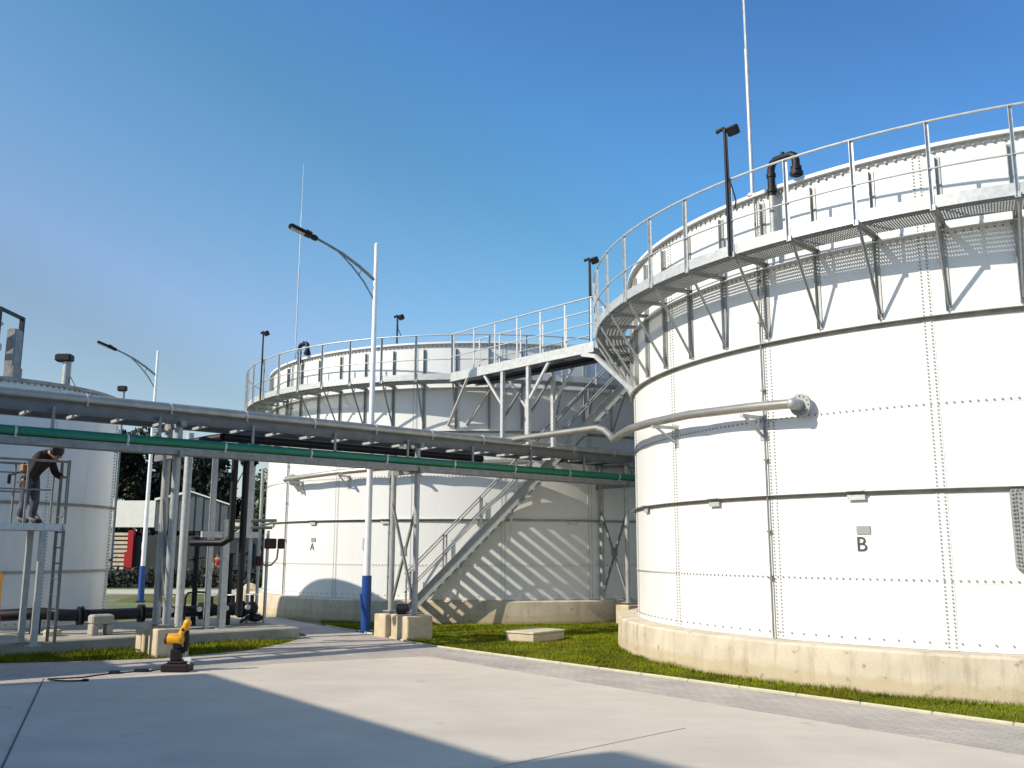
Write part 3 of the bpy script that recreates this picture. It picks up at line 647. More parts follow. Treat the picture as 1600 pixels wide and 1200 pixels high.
# ------------------------------------------------------------------ staircase
S0 = V((-2.92, 24.78, 0.10)); S1 = V((3.12, 24.62, 6.34)); SD = V((S1.x - S0.x, S1.y - S0.y, 0)); SLN = SD.length; SD.normalize(); SN = V((-SD.y, SD.x, 0)); SR = S1.z - S0.z; SW = .82
st = thing('staircase', S0, 'long galvanised steel staircase climbing past tank A to the walkway', 'staircase')
def sp(s_, t_, dz=0): return SD * s_ + SN * t_ + UP * (SR * s_ / SLN + dz)
slope = V((SD.x * SLN, SD.y * SLN, SR)).normalized(); SU = SN.cross(slope) * -1
if SU.z < 0: SU = -SU
for t_ in (0, SW):
    q = MB(); c = sp(SLN / 2, t_); L = sqrt(SLN ** 2 + SR ** 2)
    q.box(c, (L, .008, .24), (slope, SN, SU)); sg = 1 if t_ == 0 else -1
    q.box(c + SU * .122 - SN * .03 * sg, (L, .07, .008), (slope, SN, SU)); q.box(c - SU * .122 - SN * .03 * sg, (L, .07, .008), (slope, SN, SU)); q.build('stringer', galvm, st)
    q = MB(); q.tube([sp(.15, t_, 1.05), sp(SLN - .1, t_, 1.05)], .021, 8); q.build('handrail', galvd, st, True)
    q = MB(); q.tube([sp(.15, t_, .58), sp(SLN - .1, t_, .58)], .018, 8); q.build('mid_rail', galvd, st, True)
    for i in range(7):
        s_ = .18 + i * (SLN - .35) / 6; q = MB(); q.angle(sp(s_, t_, .05), sp(s_, t_, 1.05), .045, .006, SD, SN); q.build('rail_post', galvd, st)
NT = 30
for i in range(NT):
    s_ = SLN * (i + .5) / NT
    q = MB()
    q.box(sp(s_, SW / 2, 0), (.25, SW - .02, .006), (SD, SN, UP)); q.box(sp(s_, SW / 2, -.02) - SD * .122, (.006, SW - .02, .05), (SD, SN, UP)); q.box(sp(s_, SW / 2, -.02) + SD * .122, (.006, SW - .02, .05), (SD, SN, UP)); q.build('tread', galvm, st)
for s_, l_ in ((1.62, .95), (2.95, .95)):
    q = MB(); q.bar(sp(s_, 0, -.14), sp(s_, 0, -.14 - l_) + SD * -.1, .06, .06); q.build('strut', galvd, st)
q = MB(); q.box(sp(SLN + .35, SW / 2 - .1, -.02) , (.8, 1.1, .04), (SD, SN, UP)); q.build('landing', galvd, st)
q = MB(); q.bar(sp(SLN, 0, -.1), V((4.25 - S0.x, 23.8 - S0.y, 5.16 - S0.z)), .07); q.build('strut', galvd, st)

# ------------------------------------------------------------------ street lamps
def lamp(p, ax, label):
    r = thing('street_lamp', p, label, 'street lamp', 'white street lamps with blue bases', ax)
    q = MB(); q.tube([(0, 0, 1.30), (0, 0, 9.55)], [.085, .05], 16); q.ball((0, 0, 9.55), .05); q.build('pole', whitep, r, True)
    q = MB(); q.tube([(0, 0, .02), (0, 0, 1.31)], .115, 18); q.box((.10, -.06, .72), (.06, .1, .34)); q.box((0, 0, .02), (.36, .36, .04)); q.build('base_sleeve', bluep, r, True)
    q = MB(); q.cbox((.02, -.09, 2.05), (.16, .12, .30), None, .02); q.build('junction_box', lbluep, r)
    q = MB(); q.tube([(.03, 0, 8.62), (.43, 0, 8.93), (.86, 0, 9.21), (1.25, 0, 9.40), (1.55, 0, 9.53)], [.042, .04, .036, .032, .03], 10)
    q.tube([(.03, 0, 8.10), (.30, 0, 8.54), (.6, 0, 8.90), (.86, 0, 9.15), (1.0, 0, 9.28)], .022, 8); q.tube([(.43, 0, 8.70), (.37, 0, 8.87)], .015, 8); q.build('arm', galvd, r, True)
    hx = V((cos(.36), 0, sin(.36))); hz = V((-sin(.36), 0, cos(.36))); c = V((1.92, 0, 9.66))
    q = MB(); q.cbox(c, (.62, .30, .085), (hx, V((0, 1, 0)), hz), .035); q.cbox(c - hx * .36, (.20, .18, .11), (hx, V((0, 1, 0)), hz), .03); q.box(c + hz * .05 - hx * .2, (.16, .2, .05), (hx, V((0, 1, 0)), hz)); head = q.build('lamp_head', blackp, r)
    q = MB(); q.box(c - hz * .046 + hx * .06, (.36, .20, .01), (hx, V((0, 1, 0)), hz)); q.build('lens', lampglass, head)
    return r
LA = radians(180 + 22)
l1 = lamp((-3.45, 22.85, 0), LA, 'near white street lamp with a blue base sleeve before tank A')
l2 = dup(l1, (-13.88, 36.0, 0), LA, 'far white street lamp with a blue base behind the smaller tank')

# ------------------------------------------------------------------ access platform, ladder, worker
C1 = V((-8.03, 17.0, 0)); PZ = 2.36
pf = thing('work_platform', C1 + UP * .25, 'steel work platform on posts in front of the smaller tank', 'platform')
def pp(s_, t_, z): return E_ * -s_ + N_ * t_ + UP * (z - .25)
q = MB(); q.box(pp(.6, .45, PZ - .04), (1.2, .9, .05), (E_, N_, UP)); q.box(pp(.6, 0, PZ - .07), (1.2, .07, .12), (E_, N_, UP)); q.box(pp(.6, .9, PZ - .07), (1.2, .07, .12), (E_, N_, UP)); q.box(pp(0, .45, PZ - .07), (.07, .97, .12), (E_, N_, UP)); q.build('deck', galv, pf)
for s_ in (.32, 1.12):
    for t_ in (.02, .88):
        q = MB(); q.bar(pp(s_, t_, .22), pp(s_, t_, PZ - .07), .10, .10, E_); q.box(pp(s_, t_, .255), (.22, .22, .015), (E_, N_, UP)); q.build('leg', galvm, pf)
for s_ in (.0, .66, 1.2):
    for t_ in (0, .9):
        q = MB(); q.tube([pp(s_, t_, PZ - .02), pp(s_, t_, PZ + 1.1)], .021, 8); q.build('rail_post', galvd, pf, True)
for t_ in (0, .9):
    q = MB(); q.tube([pp(0, t_, PZ + 1.1), pp(1.22, t_, PZ + 1.1)], .022, 8); q.build('handrail', galvd, pf, True)
    q = MB(); q.tube([pp(0.25, t_, PZ + .58), pp(1.22, t_, PZ + .58)], .016, 8); q.build('mid_rail', galvd, pf, True)
    if t_: q = MB(); q.tube([pp(.25, t_, PZ + .93), pp(1.22, t_, PZ + .93)], .014, 8); q.build('mid_rail', galvd, pf, True)
q = MB(); q.bar(pp(.1, .88, PZ - .02), pp(.55, .88, PZ + .6), .03); q.build('brace', galvd, pf)
ld = thing('ladder', C1 + UP * .25, 'dark steel ladder at the right end of the work platform', 'ladder')
for t_ in (.22, .68):
    q = MB(); q.bar(E_ * .07 + N_ * t_, E_ * .07 + N_ * t_ + UP * (PZ + 1.15 - .25), .055, .018, N_); q.build('stile', beamm, ld)
for i in range(8):
    q = MB(); q.tube([E_ * .07 + N_ * .22 + UP * (.28 + i * .28), E_ * .07 + N_ * .68 + UP * (.28 + i * .28)], .013, 8); q.build('rung', beamm, ld, True)
tag(simple and link('yellow_cabinet', None, None, (-8.80, 16.3, 0)), 'yellow and red object cut off by the left edge of the photo', 'cabinet')
yc = bpy.data.objects['yellow_cabinet']
q = MB(); q.cbox((-.06, 0, 1.15), (.30, .30, .75), None, .04); q.build('upper_case', yellowp, yc)
q = MB(); q.cbox((-.05, 0, .60), (.32, .32, .42), None, .04); q.build('lower_case', redp, yc)
q = MB(); q.cbox((-.05, 0, .19), (.26, .26, .42), None, .03); q.build('foot', galvd, yc)

def skin(name, joints, edges, m_, parent, root=0, sub=2):
    """joints: (pos, radius)"""
    me = bpy.data.meshes.new(name); me.from_pydata([tuple(j[0]) for j in joints], edges, []); me.materials.append(m_)
    o = link(name, me, parent)
    md = o.modifiers.new('skin', 'SKIN'); md.use_smooth_shade = True
    for i, j in enumerate(joints):
        d = me.skin_vertices[0].data[i]; r = j[1]; d.radius = r if isinstance(r, tuple) else (r, r); d.use_root = (i == root)
    s_ = o.modifiers.new('subd', 'SUBSURF'); s_.levels = sub; s_.render_levels = sub
    return o
def fingers(base, d, side, palm_n, r=.0085, L=.075):
    """joint chains for four bent fingers and a thumb from the wrist end"""
    out = []
    for i, f in enumerate((.86, 1.0, .95, .75)):
        p0 = base + d * .085 + side * (-.03 + .02 * i)
        p1 = p0 + d * (L * .45 * f) + palm_n * .008; p2 = p1 + (d * .8 + palm_n * .6).normalized() * (L * .32 * f); p3 = p2 + (d * .4 + palm_n * .9).normalized() * (L * .25 * f)
        out.append([p0, p1, p2, p3])
    t0 = base + d * .03 - side * .035
    out.append([t0, t0 + (d * .6 - side * .7).normalized() * .03, t0 + (d * .9 - side * .5 + palm_n * .3).normalized() * .06])
    return out
# worker bending over the rail, seen from his left/back; local frame: F forward (to the right in the photo), W his width, UP
wk_pos = C1 - E_ * .52 + N_ * .42 + UP * PZ
per = thing('person', wk_pos, 'worker in a dark jacket and grey jeans bending forward on the work platform', 'person')
F = V((.93, .28, 0)).normalized() ; F = V((.97, -.24, 0)).normalized(); W_ = V((-F.y, F.x, 0))
def j(f, s_, z): return F * f + W_ * s_ + UP * z
hipz = .80
body = [(j(0, 0, hipz), .085), (j(.10, 0, hipz + .16), .088), (j(.23, 0, hipz + .32), .105), (j(.34, 0, hipz + .42), .085), (j(.40, 0, hipz + .45), .055), (j(.455, 0, hipz + .455), .075), (j(.52, 0, hipz + .44), .098), (j(.575, 0, hipz + .385), .075),
        (j(.27, .17, hipz + .36), .055), (j(.34, .22, hipz + .10), .043), (j(.55, .16, hipz + .02), .034), (j(.60, .14, hipz + .02), .036),
        (j(.27, -.17, hipz + .36), .055), (j(.26, -.24, hipz + .11), .043), (j(.10, -.26, hipz - .05), .034), (j(.06, -.26, hipz - .09), .036),
        (j(-.01, .10, hipz - .05), .085), (j(.05, .12, .42), .058), (j(.0, .13, .09), .042), (j(.06, .13, .045), .042), (j(.15, .13, .035), .036),
        (j(-.01, -.10, hipz - .05), .085), (j(.03, -.11, .42), .058), (j(-.05, -.12, .09), .042), (j(.01, -.12, .045), .042), (j(.10, -.12, .035), .036)]
be = [(0, 1), (1, 2), (2, 3), (3, 4), (4, 5), (5, 6), (6, 7), (2, 8), (8, 9), (9, 10), (10, 11), (2, 12), (12, 13), (13, 14), (14, 15), (0, 16), (16, 17), (17, 18), (18, 19), (19, 20), (0, 21), (21, 22), (22, 23), (23, 24), (24, 25)]
for (wi, d, sd, pn) in ((11, F, W_ * -1, UP * -1), (15, V((F * -.5 - UP * .85)).normalized(), W_, F * 1.0)):
    base = body[wi][0]
    for ch in fingers(base - d * .05, d, sd, pn):
        prev = wi
        for i, p_ in enumerate(ch): body.append((p_, .0095 if i else .012)); be.append((prev, len(body) - 1)); prev = len(body) - 1
# face: nose, chin, ears as small extra chains on the head
hd = body[6][0]; fd = V((F * .62 - UP * .78)).normalized(); hu = V((F * .78 + UP * .62)).normalized()
for off, r in ((fd * .115 - hu * .015, .016), (fd * .09 - hu * .075, .030), (W_ * .092 - hu * .01, .018), (W_ * -.092 - hu * .01, .018)):
    body.append((hd + off, r)); be.append((6, len(body) - 1))
skin('body', body, be, skinm, per)
def sub(ids, grow, names, m_, extra=()):
    mp = {k: i for i, k in enumerate(ids)}
    js = [(body[k][0], body[k][1] + (grow if body[k][1] < .07 else grow + .018)) for k in ids]
    es = [(mp[a], mp[c]) for a, c in be if a in mp and c in mp]
    for k, p_, r_ in extra: js.append((p_, r_)); es.append((mp[k], len(js) - 1))
    return skin(names, js, es, m_, per)
jk = [0, 1, 2, 3, 4, 8, 9, 10, 12, 13, 14]
sub(jk, .026, 'jacket', jackm, [(0, j(-.03, 0, hipz - .10), .135)])
tr_ = [0, 16, 17, 18, 21, 22, 23]
sub(tr_, .022, 'trousers', jeanm, [(0, j(.05, 0, hipz + .08), .10)])
for ids in ((18, 19, 20), (23, 24, 25)): sub(list(ids), .016, 'shoe', shoem, [(ids[2], body[ids[2]][0] + F * .06, .038)])
q = MB(); q.ball(hd + hu * .035 - fd * .035, .122, .122, .125, 14, 10); q.build('hair', hairm, per, True)
q = MB()
for s_ in (-.035, .035): q.ball(hd + fd * .098 + hu * .012 + W_ * s_, .012, n=8, m_=6)
q.build('eyes', hairm, per, True)
q = MB(); q.box(hd + fd * .105 - hu * .055, (.045, .01, .008), (W_, fd, hu)); q.build('mouth', darkred, per)
q = MB(); q.cbox(j(-.06, -.05, hipz + .18), (.16, .22, .20), (F, W_, UP), .05); q.build('pouch', orangem, per, True)
q = MB(); q.cbox(j(-.25, -.22, hipz - .02), (.05, .06, .18), (F, W_, UP), .015); q.bar(j(-.24, -.22, hipz + .05), j(-.05, -.24, hipz + .09), .03)
tag(q.build('hand_tool', blackp, None, False, wk_pos), 'small black tool hanging at the bending worker\'s back', 'tool')

# ------------------------------------------------------------------ yellow machine with cable
ym = thing('jointed_machine', (-5.30, 15.45, 0), 'small yellow machine with a jointed arm on a dark base, on the yard', 'machine')
q = MB(); q.cbox((0, 0, .065), (.50, .40, .13), None, .02); q.cbox((.0, 0, .15), (.3, .3, .05), None, .015); q.build('base', mat('oily_black', (0.016, 0.008, 0.009), 0.5, spec=0.3), ym)
q = MB(); q.cbox((-.03, 0, .27), (.19, .20, .22), None, .03); q.cbox((-.02, 0, .42), (.15, .17, .14), None, .03); q.tube([(.13, .02, .33), (.15, 0, .5), (.13, 0, .66)], [.045, .055, .05], 12); q.tube([(.02, 0, .36), (.13, .02, .33)], .05, 10); q.build('pillar', blackp, ym, True)
q = MB(); q.tube([(-.21, 0, .52), (-.20, 0, .52), (.03, 0, .52), (.07, 0, .53)], [.08, .095, .105, .07], 20); q.ball((.03, 0, .53), .105, .10, .10); q.build('barrel', yellowp, ym, True)
q = MB(); q.tube([(-.215, 0, .52), (-.255, 0, .52)], [.085, .08], 20); q.build('nozzle', darkred, ym, True)
q = MB(); q.tube([(.03, 0, .55), (.08, 0, .66), (.14, 0, .77)], [.075, .07, .065], 16); q.ball((.14, 0, .78), .08, .075, .07); q.cyl((.095, -.085, .68), (.095, .085, .68), .045, 14); q.build('arm', yellowp, ym, True)
q = MB(); q.cyl((.095, -.088, .68), (.095, -.096, .68), .025, 12); q.build('joint_cap', darkred, ym)
q = MB(); q.tube([(.13, .0, .16), (.2, -.02, .2), (.24, -.03, .19), (.22, -.03, .12)], .025, 10); q.box((.2, -.03, .2), (.12, .05, .05)); q.build('connector', whitep, ym, True)
cb = MB(); cb.tube([(-5.5, 15.45, .04), (-5.72, 15.40, .012), (-5.95, 15.28, .012), (-6.2, 15.05, .012), (-6.3, 14.9, .012), (-6.42, 14.62, .012), (-6.62, 14.5, .012), (-6.85, 14.42, .012), (-6.75, 14.30, .012), (-6.5, 14.22, .012), (-6.25, 14.25, .012)], .011, 8)
cb.cbox((-6.15, 15.1, .03), (.16, .07, .05), None, .012); cb.cbox((-5.82, 15.33, .03), (.22, .08, .05), None, .012); cb.cbox((-6.22, 14.26, .02), (.10, .04, .035), None, .01)
cb.tube([(-5.72, 15.40, .012), (-5.75, 15.7, .012), (-5.62, 16.2, .012), (-5.6, 16.8, .012)], .006, 6)
tag(cb.build('power_cable', blackp, None, True), 'black power cable snaking over the yard from the yellow machine', 'cable')

ym.scale = (.84, .84, .95)
# ------------------------------------------------------------------ concrete chamber on the lawn
ch = thing('manhole_chamber', (.52, 20.9, 0), 'low pale concrete chamber with a lid on the lawn', 'chamber')
cx = V((.60, .80, 0)); cy = V((-.80, .60, 0)); cx = V((.62, .784, 0)); cy = V((-.784, .62, 0))
q = MB(); q.cbox((0, 0, .06), (1.12, .74, .22), (cx, cy, UP), .012); q.build('wall', plint, ch)
q = MB(); q.cbox((0, 0, .195), (1.16, .78, .045), (cx, cy, UP), .01); q.build('lid', kerbm, ch)

# ------------------------------------------------------------------ valves and pipework on the slab
vp = thing('valve_line', slabpt(-5.2, 1.3, .25), 'low black pipeline with flanged valves lying along the slab', 'pipeline')
L0 = slabpt(-5.2, 1.3, .25)
def vpt(s_, t_, z): return slabpt(s_, t_, z) - L0
q = MB(); q.tube([vpt(-5.7, 2.2, .60), vpt(-4.9, 1.5, .66), vpt(-4.5, 1.3, .62), vpt(-4.0, 1.25, .60), vpt(-.6, 1.25, .60)], .115, 18); q.tube([vpt(-4.95, 1.5, .66), vpt(-4.95, 1.5, .27)], .10, 14); q.tube([vpt(-3.5, 1.8, .55), vpt(-.3, 1.8, .55)], .09, 14); q.build('pipe', blackp, vp, True)
for s_ in (-4.2, -3.0, -2.2, -1.7, -1.25, -.8):
    q = MB()
    for d in (-.035, .035): q.cyl(vpt(s_ + d - .012, 1.25, .60), vpt(s_ + d + .012, 1.25, .60), .185, 20)
    q.cyl(vpt(s_ - .04, 1.25, .60), vpt(s_ + .04, 1.25, .60), .13, 20); q.build('flange', blackp, vp, True)
for s_ in (-2.45, -1.5, -1.0, -.55):
    q = MB(); q.tube([vpt(s_, 1.25, .62), vpt(s_, 1.25, .90)], .045, 12); q.ball(vpt(s_, 1.25, .62), .15); vb_ = q.build('valve', blackp, vp, True)
    q = MB(); c = vpt(s_, 1.25, .92); q.tube([c + (E_ * cos(k * pi / 10) + UP * .0 + N_ * sin(k * pi / 10)) * .12 for k in range(20)], .012, 8, True); q.bar(c - E_ * .12, c + E_ * .12, .015); q.bar(c - N_ * .12, c + N_ * .12, .015); q.build('handwheel', whitep, vb_, True)
for s_ in (-2.5, -1.9, -1.3, -.8):
    q = MB(); c = vpt(s_, .92, .66); q.cyl(c - N_ * .03, c + N_ * .03, .055, 18); q.build('gauge', galv, vp, True)
q = MB(); q.tube([vpt(-2.2, .95, .25), vpt(-2.2, .95, .9), vpt(-2.15, .95, 1.0), vpt(-2.0, .95, 1.02), vpt(-1.7, .95, 1.0)], .022, 8); q.build('hose', blackp, vp, True)
sd_ = thing('pipe_stand', slabpt(-3.95, .75, .25), 'small grey concrete pipe stand with two feet on the slab', 'stand')
q = MB(); q.cbox(UP * .30, (.42, .30, .18), (E_, N_, UP), .03); q.build('saddle', concs, sd_)
for x in (-.14, .14):
    q = MB(); q.cbox(E_ * x + UP * .105, (.13, .28, .21), (E_, N_, UP), .02); q.build('leg', concs, sd_)
tag(simple(lambda q: q.lathe([(.0, 0), (.14, 0), (.16, .09), (.13, .11), (0, .11)], 20), 'bowl', plint) and link('round_cap', simple(lambda q: q.lathe([(.001, 0), (.15, 0), (.17, .09), (.14, .12), (.001, .12)], 24), 'round_cap', plint), None, slabpt(-4.75, 1.05, .25)), 'pale round concrete cap on the slab under the black elbow', 'cap')
# black standing pipes with valves
for k, (s_, t_, h, lb) in enumerate(((-1.62, 1.9, 1.9, 'tall dark standpipe with a valve among the slab pipework'), (-.95, 1.6, 1.55, 'shorter dark standpipe, right of the tall one on the slab'))):
    r = thing('standpipe', slabpt(s_, t_, .25), lb, 'standpipe', 'dark standpipes on the slab')
    q = MB(); q.tube([(0, 0, 0), (0, 0, h)], .06, 12); q.build('pipe', blackp, r, True)
    q = MB(); q.cyl((0, 0, h * .5), (0, 0, h * .53), .13, 16); q.cyl((0, 0, h * .52), (0, 0, h * .57), .10, 16); q.cyl((0, 0, h * .56), (0, 0, h * .59), .13, 16); q.build('flange', blackp, r, True)
    q = MB(); q.cyl((0, 0, h), (0, 0, h + .03), .12, 16); q.build('end_flange', blackp, r, True)
    q = MB(); q.bar((-.16, 0, h * .75), (.2, 0, h * .78), .025); q.box((0, 0, h * .76), (.12, .12, .12)); q.build('lever', blackp, r)
# T frame supports
fr = thing('pipe_support_frame', slabpt(-1.55, .8, .25), 'grey post frame with a crossbar carrying pipes above the slab', 'support frame')
def fpt(x, y, z): return E_ * x + N_ * y + UP * z
q = MB(); q.bar(fpt(.1, 0, 0), fpt(.1, 0, 2.30), .14, .14, E_); q.box(fpt(.1, 0, .01), (.3, .3, .02), (E_, N_, UP)); q.build('post', galv, fr)
q = MB(); q.bar(fpt(-.45, 0, 1.98), fpt(.85, 0, 1.98), .10, .13); q.build('crossbar', galv, fr)
q = MB(); q.bar(fpt(-.18, .12, 0), fpt(-.18, .12, 4.15), .10, .10, E_); q.build('post', galv, fr)
q = MB(); q.bar(fpt(.62, .1, 1.98), fpt(.62, .1, 4.15), .13, .13, E_); q.build('post', galv, fr)
q = MB(); q.tube([fpt(.2, .25, 2.28), fpt(1.4, .25, 2.32)], .035, 10); q.tube([fpt(.2, .45, 2.14), fpt(1.4, .45, 2.16)], .035, 10); q.build('small_pipe', galvd, fr, True)
q = MB(); q.tube([fpt(-.75, .2, 0), fpt(-.75, .2, 4.15)], .085, 14); q.build('post', galv, fr, True)
# instrument mast
im = thing('instrument_mast', slabpt(-.22, 1.75, .25), 'three slim poles with dark instrument boxes at the slab end', 'instrument mast')
for x, y, h in ((-.16, .1, 3.6), (.02, 0, 3.55), (.17, -.12, 2.1)):
    q = MB(); q.tube([fpt(x, y, 0), fpt(x, y, h)], .038, 10); q.build('pole', galv, im, True)
for bx_, by_, bz_, sz_ in ((.20, -.2, 1.80, (.28, .10, .24)), (.47, -.2, 1.80, (.16, .10, .24)), (-.02, -.1, 1.40, (.18, .12, .22))):
    q = MB(); q.cbox(fpt(bx_, by_, bz_), sz_, (E_, N_, UP), .02); q.build('instrument_box', darkred, im)
q = MB(); q.tube([fpt(.40, -.2, 1.68), fpt(.38, -.2, 1.45), fpt(.25, -.2, 1.31), fpt(.10, -.18, 1.30), fpt(.02, -.12, 1.36)], .022, 8); q.build('conduit', galvd, im, True)
q = MB(); q.cbox(fpt(0, .0, .12), (.30, .3, .16), (E_, N_, UP), .05); q.bar(fpt(-.4, -.1, .04), fpt(.0, 0, .24), .05); q.build('foot_clamp', blackp, im)
rk_ = MB(); rk_.ball((0, 0, .28), .42, .36, .42, 9, 6); rk_.ball((.1, .2, .52), .3, .3, .34, 8, 6)
tag(rk_.build('pale_rock', plint, None, False, (-8.6, 31.0, 0)), 'pale yellowish boulder behind the slim poles', 'rock')

# ------------------------------------------------------------------ background: shed, hedge, trees, people
SH0 = V((-25.2, 60.0, 0))
sh = thing('shed', SH0, 'low dark shed with a pale fascia, ribbed grey roof and red post', 'shed')
q = MB(); q.box((6.0, 4.0, 1.4), (10.6, 6, 2.85)); q.box((-2.0, 4.6, 1.4), (5.2, 6, 2.85)); q.build('wall', darkwall, sh)
q = MB(); q.box((0.0, 1.1, 4.2), (4.4, .16, 1.7)); q.build('fascia', fasciam, sh)
q = MB()
prof = [(2.3, 5.08), (4.5, 5.58), (7.2, 4.70)]
for (xa, za), (xb, zb) in zip(prof[:-1], prof[1:]):
    n = int((xb - xa) / .25)
    for i in range(n):
        t0 = i / n; xx = xa + (xb - xa) * t0; zz = za + (zb - za) * t0
        q.box((xx + .125, 1.0 + (.05 if i % 2 else 0), 3.12 + (zz - 3.12) / 2), (.25, .1, zz - 3.12))
q.build('ribbed_panel', ribm, sh)
q = MB(); q.bar((2.2, .9, 5.12), (4.5, .9, 5.64), .2, .14); q.bar((4.5, .9, 5.64), (7.4, .9, 4.70), .2, .07); q.build('roof_edge', fasciam, sh)
q = MB(); q.box((.90, .8, 1.55), (.36, .3, 3.2)); q.box((.74, .8, .9), (.36, .26, 1.8)); q.build('red_post', redp, sh)
q = MB()
for i in range(9): q.box((.0, .95, .75 + i * .27), (1.25, .08, .17))
for x in (-.65, .66): q.box((x, 1.0, 1.8), (.12, .1, 2.7))
q.build('louvre', creamm, sh)
q = MB()
for i in range(10): q.box((5.0 + i * .9, .95, 1.2), (.08, .1, 2.4))
q.build('door_rail', ribm, sh)
# hedge
def leafcloud(n, fn, size, seed, mats, name):
    rnd = random.Random(seed); vs = []; fs = []
    for _ in range(n):
        p_ = V(fn(rnd)); s_ = size * rnd.uniform(.6, 1.5)
        a = V((rnd.gauss(0, 1), rnd.gauss(0, 1), rnd.gauss(0, 1))).normalized(); b_ = a.cross(V((rnd.gauss(0, 1), rnd.gauss(0, 1), rnd.gauss(0, 1)))).normalized()
        o = len(vs); vs += [p_ - a * s_, p_ + b_ * s_ * .45, p_ + a * s_, p_ - b_ * s_ * .45]; fs.append((o, o + 1, o + 2, o + 3))
    me = bpy.data.meshes.new(name); me.from_pydata([tuple(v) for v in vs], [], fs); me.materials.append(mats); return me
hg = thing('hedge', (-21, 50, 0), 'long low dark hedge in front of the shed', 'hedge')
link('foliage', leafcloud(5200, lambda r: (r.uniform(-14, 15), r.gauss(0, .35), abs(r.gauss(.4, .28)) * (1 + .3 * sin(r.random() * 9))), .13, 5, hedgem, 'foliage'), hg)
q = MB(); q.box((.5, .3, .45), (29, .25, .9)); q.build('low_wall', darkwall, hg)
def tree_meshes(seed, h, rx, lm, n, base, spread=1.0):
    rnd = random.Random(seed); q = MB(); q.tube([(0, 0, -.1), (.1, .05, h * .3), (0, 0, h * .55), (.1, 0, h * .85)], [h * .03, h * .024, h * .015, h * .005], 10)
    cl = []
    for i in range(16):
        a = rnd.uniform(0, 2 * pi); z = h * rnd.uniform(base, .95); rr = rx * spread * (1 - ((z / h - .6) / .55) ** 2) * rnd.uniform(.35, .95)
        c = V((cos(a) * rr, sin(a) * rr, z)); cl.append((c, rnd.uniform(.16, .36) * rx))
        q.tube([(0, 0, z * .62), (c.x * .5, c.y * .5, z * .8), tuple(c)], [h * .010, h * .006, h * .002], 6)
    def fn(r):
        c, R_ = cl[r.randrange(len(cl))]; d = V((r.gauss(0, 1), r.gauss(0, 1), r.gauss(0, 1))).normalized(); return c + d * R_ * (r.random() ** .4) * V((1, 1, .8)).length / 1.62
    return q.mesh('trunk', barkm, True), leafcloud(n, fn, rx * .055, seed + 9, lm, 'crown')
def tree(p_, h, rx, seed, label, lm=leafm, n=7000, base=.2, sp_=1.0):
    r = thing('tree', p_, label, 'tree', 'trees beyond the shed'); a, c = tree_meshes(seed, h, rx, lm, n, base, sp_)
    link('trunk', a, r); link('crown', c, r)
tree((-32.5, 74, 0), 11.6, 4.6, 21, 'dense dark tree at the left, just right of the smaller tank', n=9000)
tree((-27.3, 76, 0), 11.2, 4.6, 22, 'dense dark tree above the pale fascia of the shed', n=9000)
tree((-22.2, 73, 0), 9.6, 3.9, 23, 'dark tree ending in ragged leaves right of the shed ridge', n=8000)
tree((-36.5, 78, 0), 10.5, 4.6, 25, 'dark tree mostly hidden behind the smaller tank', n=7000)
tree((-19.6, 84, 0), 7.0, 3.2, 24, 'small sparse tree by the black drop pipes', leafm, n=2600)
tree((-15.6, 62, 0), 8.0, 2.8, 26, 'thin olive tree right beside the edge of tank A', leafm2, n=3200, base=.1)
tree((-17.4, 70, 0), 5.6, 2.6, 27, 'low bushy olive tree behind the instrument poles', leafm2, n=3500, base=.1)
fw = thing('boundary_wall', (-20, 66, 0), 'long dark boundary wall behind the shed and trees', 'wall')
q = MB(); q.box((4, 0, 1.2), (44, .3, 2.4)); q.build('panel', darkwall, fw)
q = MB()
for i in range(12): q.box((-17 + i * 3.8, -.2, 1.3), (.3, .15, 2.6))
q.build('pillar', darkwall, fw)
# distant person
dp = thing('person', (-17.9, 58.2, 0), 'distant person in a red top standing between the hedge and the shed', 'person')
db = [(V((0, 0, .92)), .12), (V((0, 0, 1.15)), .12), (V((0, 0, 1.38)), .13), (V((0, 0, 1.52)), .055), (V((0, -.02, 1.63)), .10), (V((.18, 0, 1.38)), .055), (V((.25, -.05, 1.12)), .042), (V((.22, -.15, .9)), .034), (V((-.18, 0, 1.38)), .055), (V((-.25, -.05, 1.12)), .042), (V((-.22, -.15, .9)), .034), (V((.1, 0, .85)), .085), (V((.11, -.02, .47)), .06), (V((.12, .02, .08)), .045), (V((.12, -.12, .04)), .04), (V((-.1, 0, .85)), .085), (V((-.11, .02, .47)), .06), (V((-.12, .05, .08)), .045), (V((-.12, -.09, .04)), .04)]
dbe = [(0, 1), (1, 2), (2, 3), (3, 4), (2, 5), (5, 6), (6, 7), (2, 8), (8, 9), (9, 10), (0, 11), (11, 12), (12, 13), (13, 14), (0, 15), (15, 16), (16, 17), (17, 18)]
for (wi, d, sd, pn) in ((7, V((0, -.5, -.85)).normalized(), V((1, 0, 0)), V((-1, 0, 0))), (10, V((0, -.5, -.85)).normalized(), V((-1, 0, 0)), V((1, 0, 0)))):
    for chn in fingers(db[wi][0] - d * .04, d, sd, pn):
        prev = wi
        for i, p_ in enumerate(chn): db.append((p_, .0095 if i else .012)); dbe.append((prev, len(db) - 1)); prev = len(db) - 1
for off, r in ((V((0, -.11, 1.62)), .016), (V((0, -.08, 1.55)), .03), (V((.09, 0, 1.63)), .016), (V((-.09, 0, 1.63)), .016)): db.append((off, r)); dbe.append((4, len(db) - 1))
skin('body', db, dbe, skinm, dp)
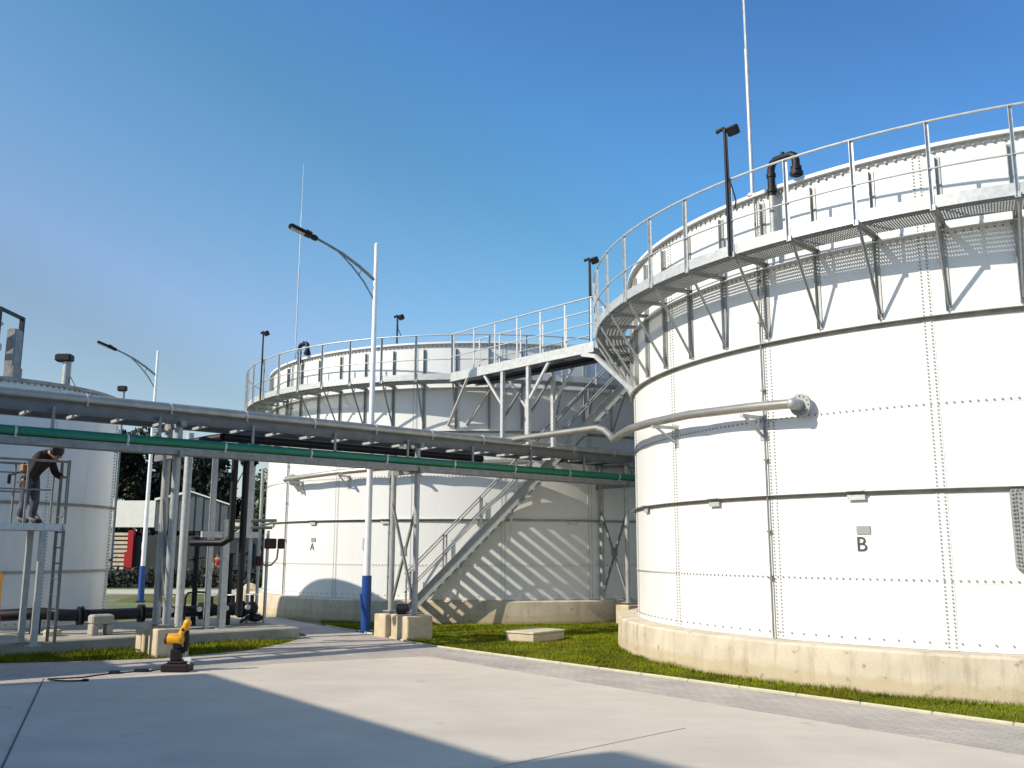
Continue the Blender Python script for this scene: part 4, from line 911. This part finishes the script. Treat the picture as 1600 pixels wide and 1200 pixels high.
def dsub(ids, grow, nm, m_):
    mp = {k: i for i, k in enumerate(ids)}; skin(nm, [(db[k][0], db[k][1] + grow) for k in ids], [(mp[a], mp[c]) for a, c in dbe if a in mp and c in mp], m_, dp)
dsub([0, 1, 2, 5, 6, 8, 9], .02, 'top', redp); dsub([0, 11, 12, 13, 15, 16, 17], .015, 'trousers', shoem)
q = MB(); q.ball((0, .015, 1.665), .108, .105, .10); q.build('hair', hairm, dp, True)
# far small lamp seen above the pipe
fl = thing('far_lamp', (-21.6, 51.5, 0), 'far grey lamp post whose head shows just above the silver pipe', 'lamp')
q = MB(); q.tube([(0, 0, 0), (0, 0, 10.6)], [.1, .06], 10); q.build('pole', galvd, fl, True)
q = MB(); q.cbox((-.1, 0, 10.75), (.5, .3, .3), None, .05); q.build('lamp_head', blackp, fl)

# ------------------------------------------------------------------ the works hall beside the yard (its shadow lies across the yard)
def hall(T, H, ln, dp_, label, z0=0.0):
    dh = V((sin(radians(SUN_AZ)), cos(radians(SUN_AZ)), 0)); cot = 1 / math.tan(radians(SUN_EL))
    c0 = V((T[0], T[1], 0)) - dh * H * cot
    return c0
DW = V((.605, -.796, 0)); DB = V((-.796, -.605, 0))
hl = thing('works_hall', (0, 0, 0), 'plain works hall left of the viewer, out of the photo', 'building')
c0 = hall((-4.75, 15.22), 8.0, 0, 0, '')
hl.location = c0
q = MB(); ln, dpth = 16.0, 12.0
q.box(DW * (ln / 2) + DB * (dpth / 2) + UP * 3.95, (ln, dpth, 8.1), (DW, DB, UP)); q.build('wall', wallm, hl)
q = MB(); q.box(DW * (ln / 2) + DB * (dpth / 2) + UP * 8.02, (ln - .1, dpth - .1, .06), (DW, DB, UP)); q.build('roof', ribm, hl)
for i in range(4):
    q = MB(); q.box(DW * (2 + i * 4) - DB * .02 + UP * 4.5, (2, .08, 1.6), (DW, DB, UP)); q.build('window', blackp, hl)
c2 = hall((1.03, 9.52), 11.0, 0, 0, '') - c0
q = MB(); q.box(c2 + DW * 2.0 + DB * 2.0 + UP * 9.5, (4, 4, 3.0), (DW, DB, UP)); q.build('stair_tower', wallm, hl)
c3 = hall((-7.5, 16.6), 6.2, 0, 0, '')  # unseen lower block, placed and sized so its shadow covers the slab's left
an = thing('shade_annexe', c3, 'unseen lower block added beside the works hall to shade the slab', 'building')
q = MB(); q.box(DW * -1.6 + DB * 1.6 + UP * 3.05, (3.2, 3.2, 6.3), (DW, DB, UP)); q.build('wall', wallm, an)
q = MB(); q.box(DW * -1.6 + DB * 1.6 + UP * 6.22, (3.1, 3.1, .06), (DW, DB, UP)); q.build('roof', ribm, an)
c4 = hall((-6.1, 15.62), 6.6, 0, 0, '')  # unseen box on legs, added to throw a detached shadow patch on the paving
et = thing('shade_box', c4, 'unseen box on four legs added to cast a shadow patch on the paving', 'tank')
q = MB(); q.box(DW * -.8 + DB * .4 + UP * 6.15, (1.6, .8, .9), (DW, DB, UP)); q.build('box', ribm, et)
for a_ in (-.1, -1.5):
    for b_ in (.08, .72):
        q = MB(); q.bar(DW * a_ + DB * b_, DW * a_ + DB * b_ + UP * 5.71, .06); q.build('leg', galvd, et)
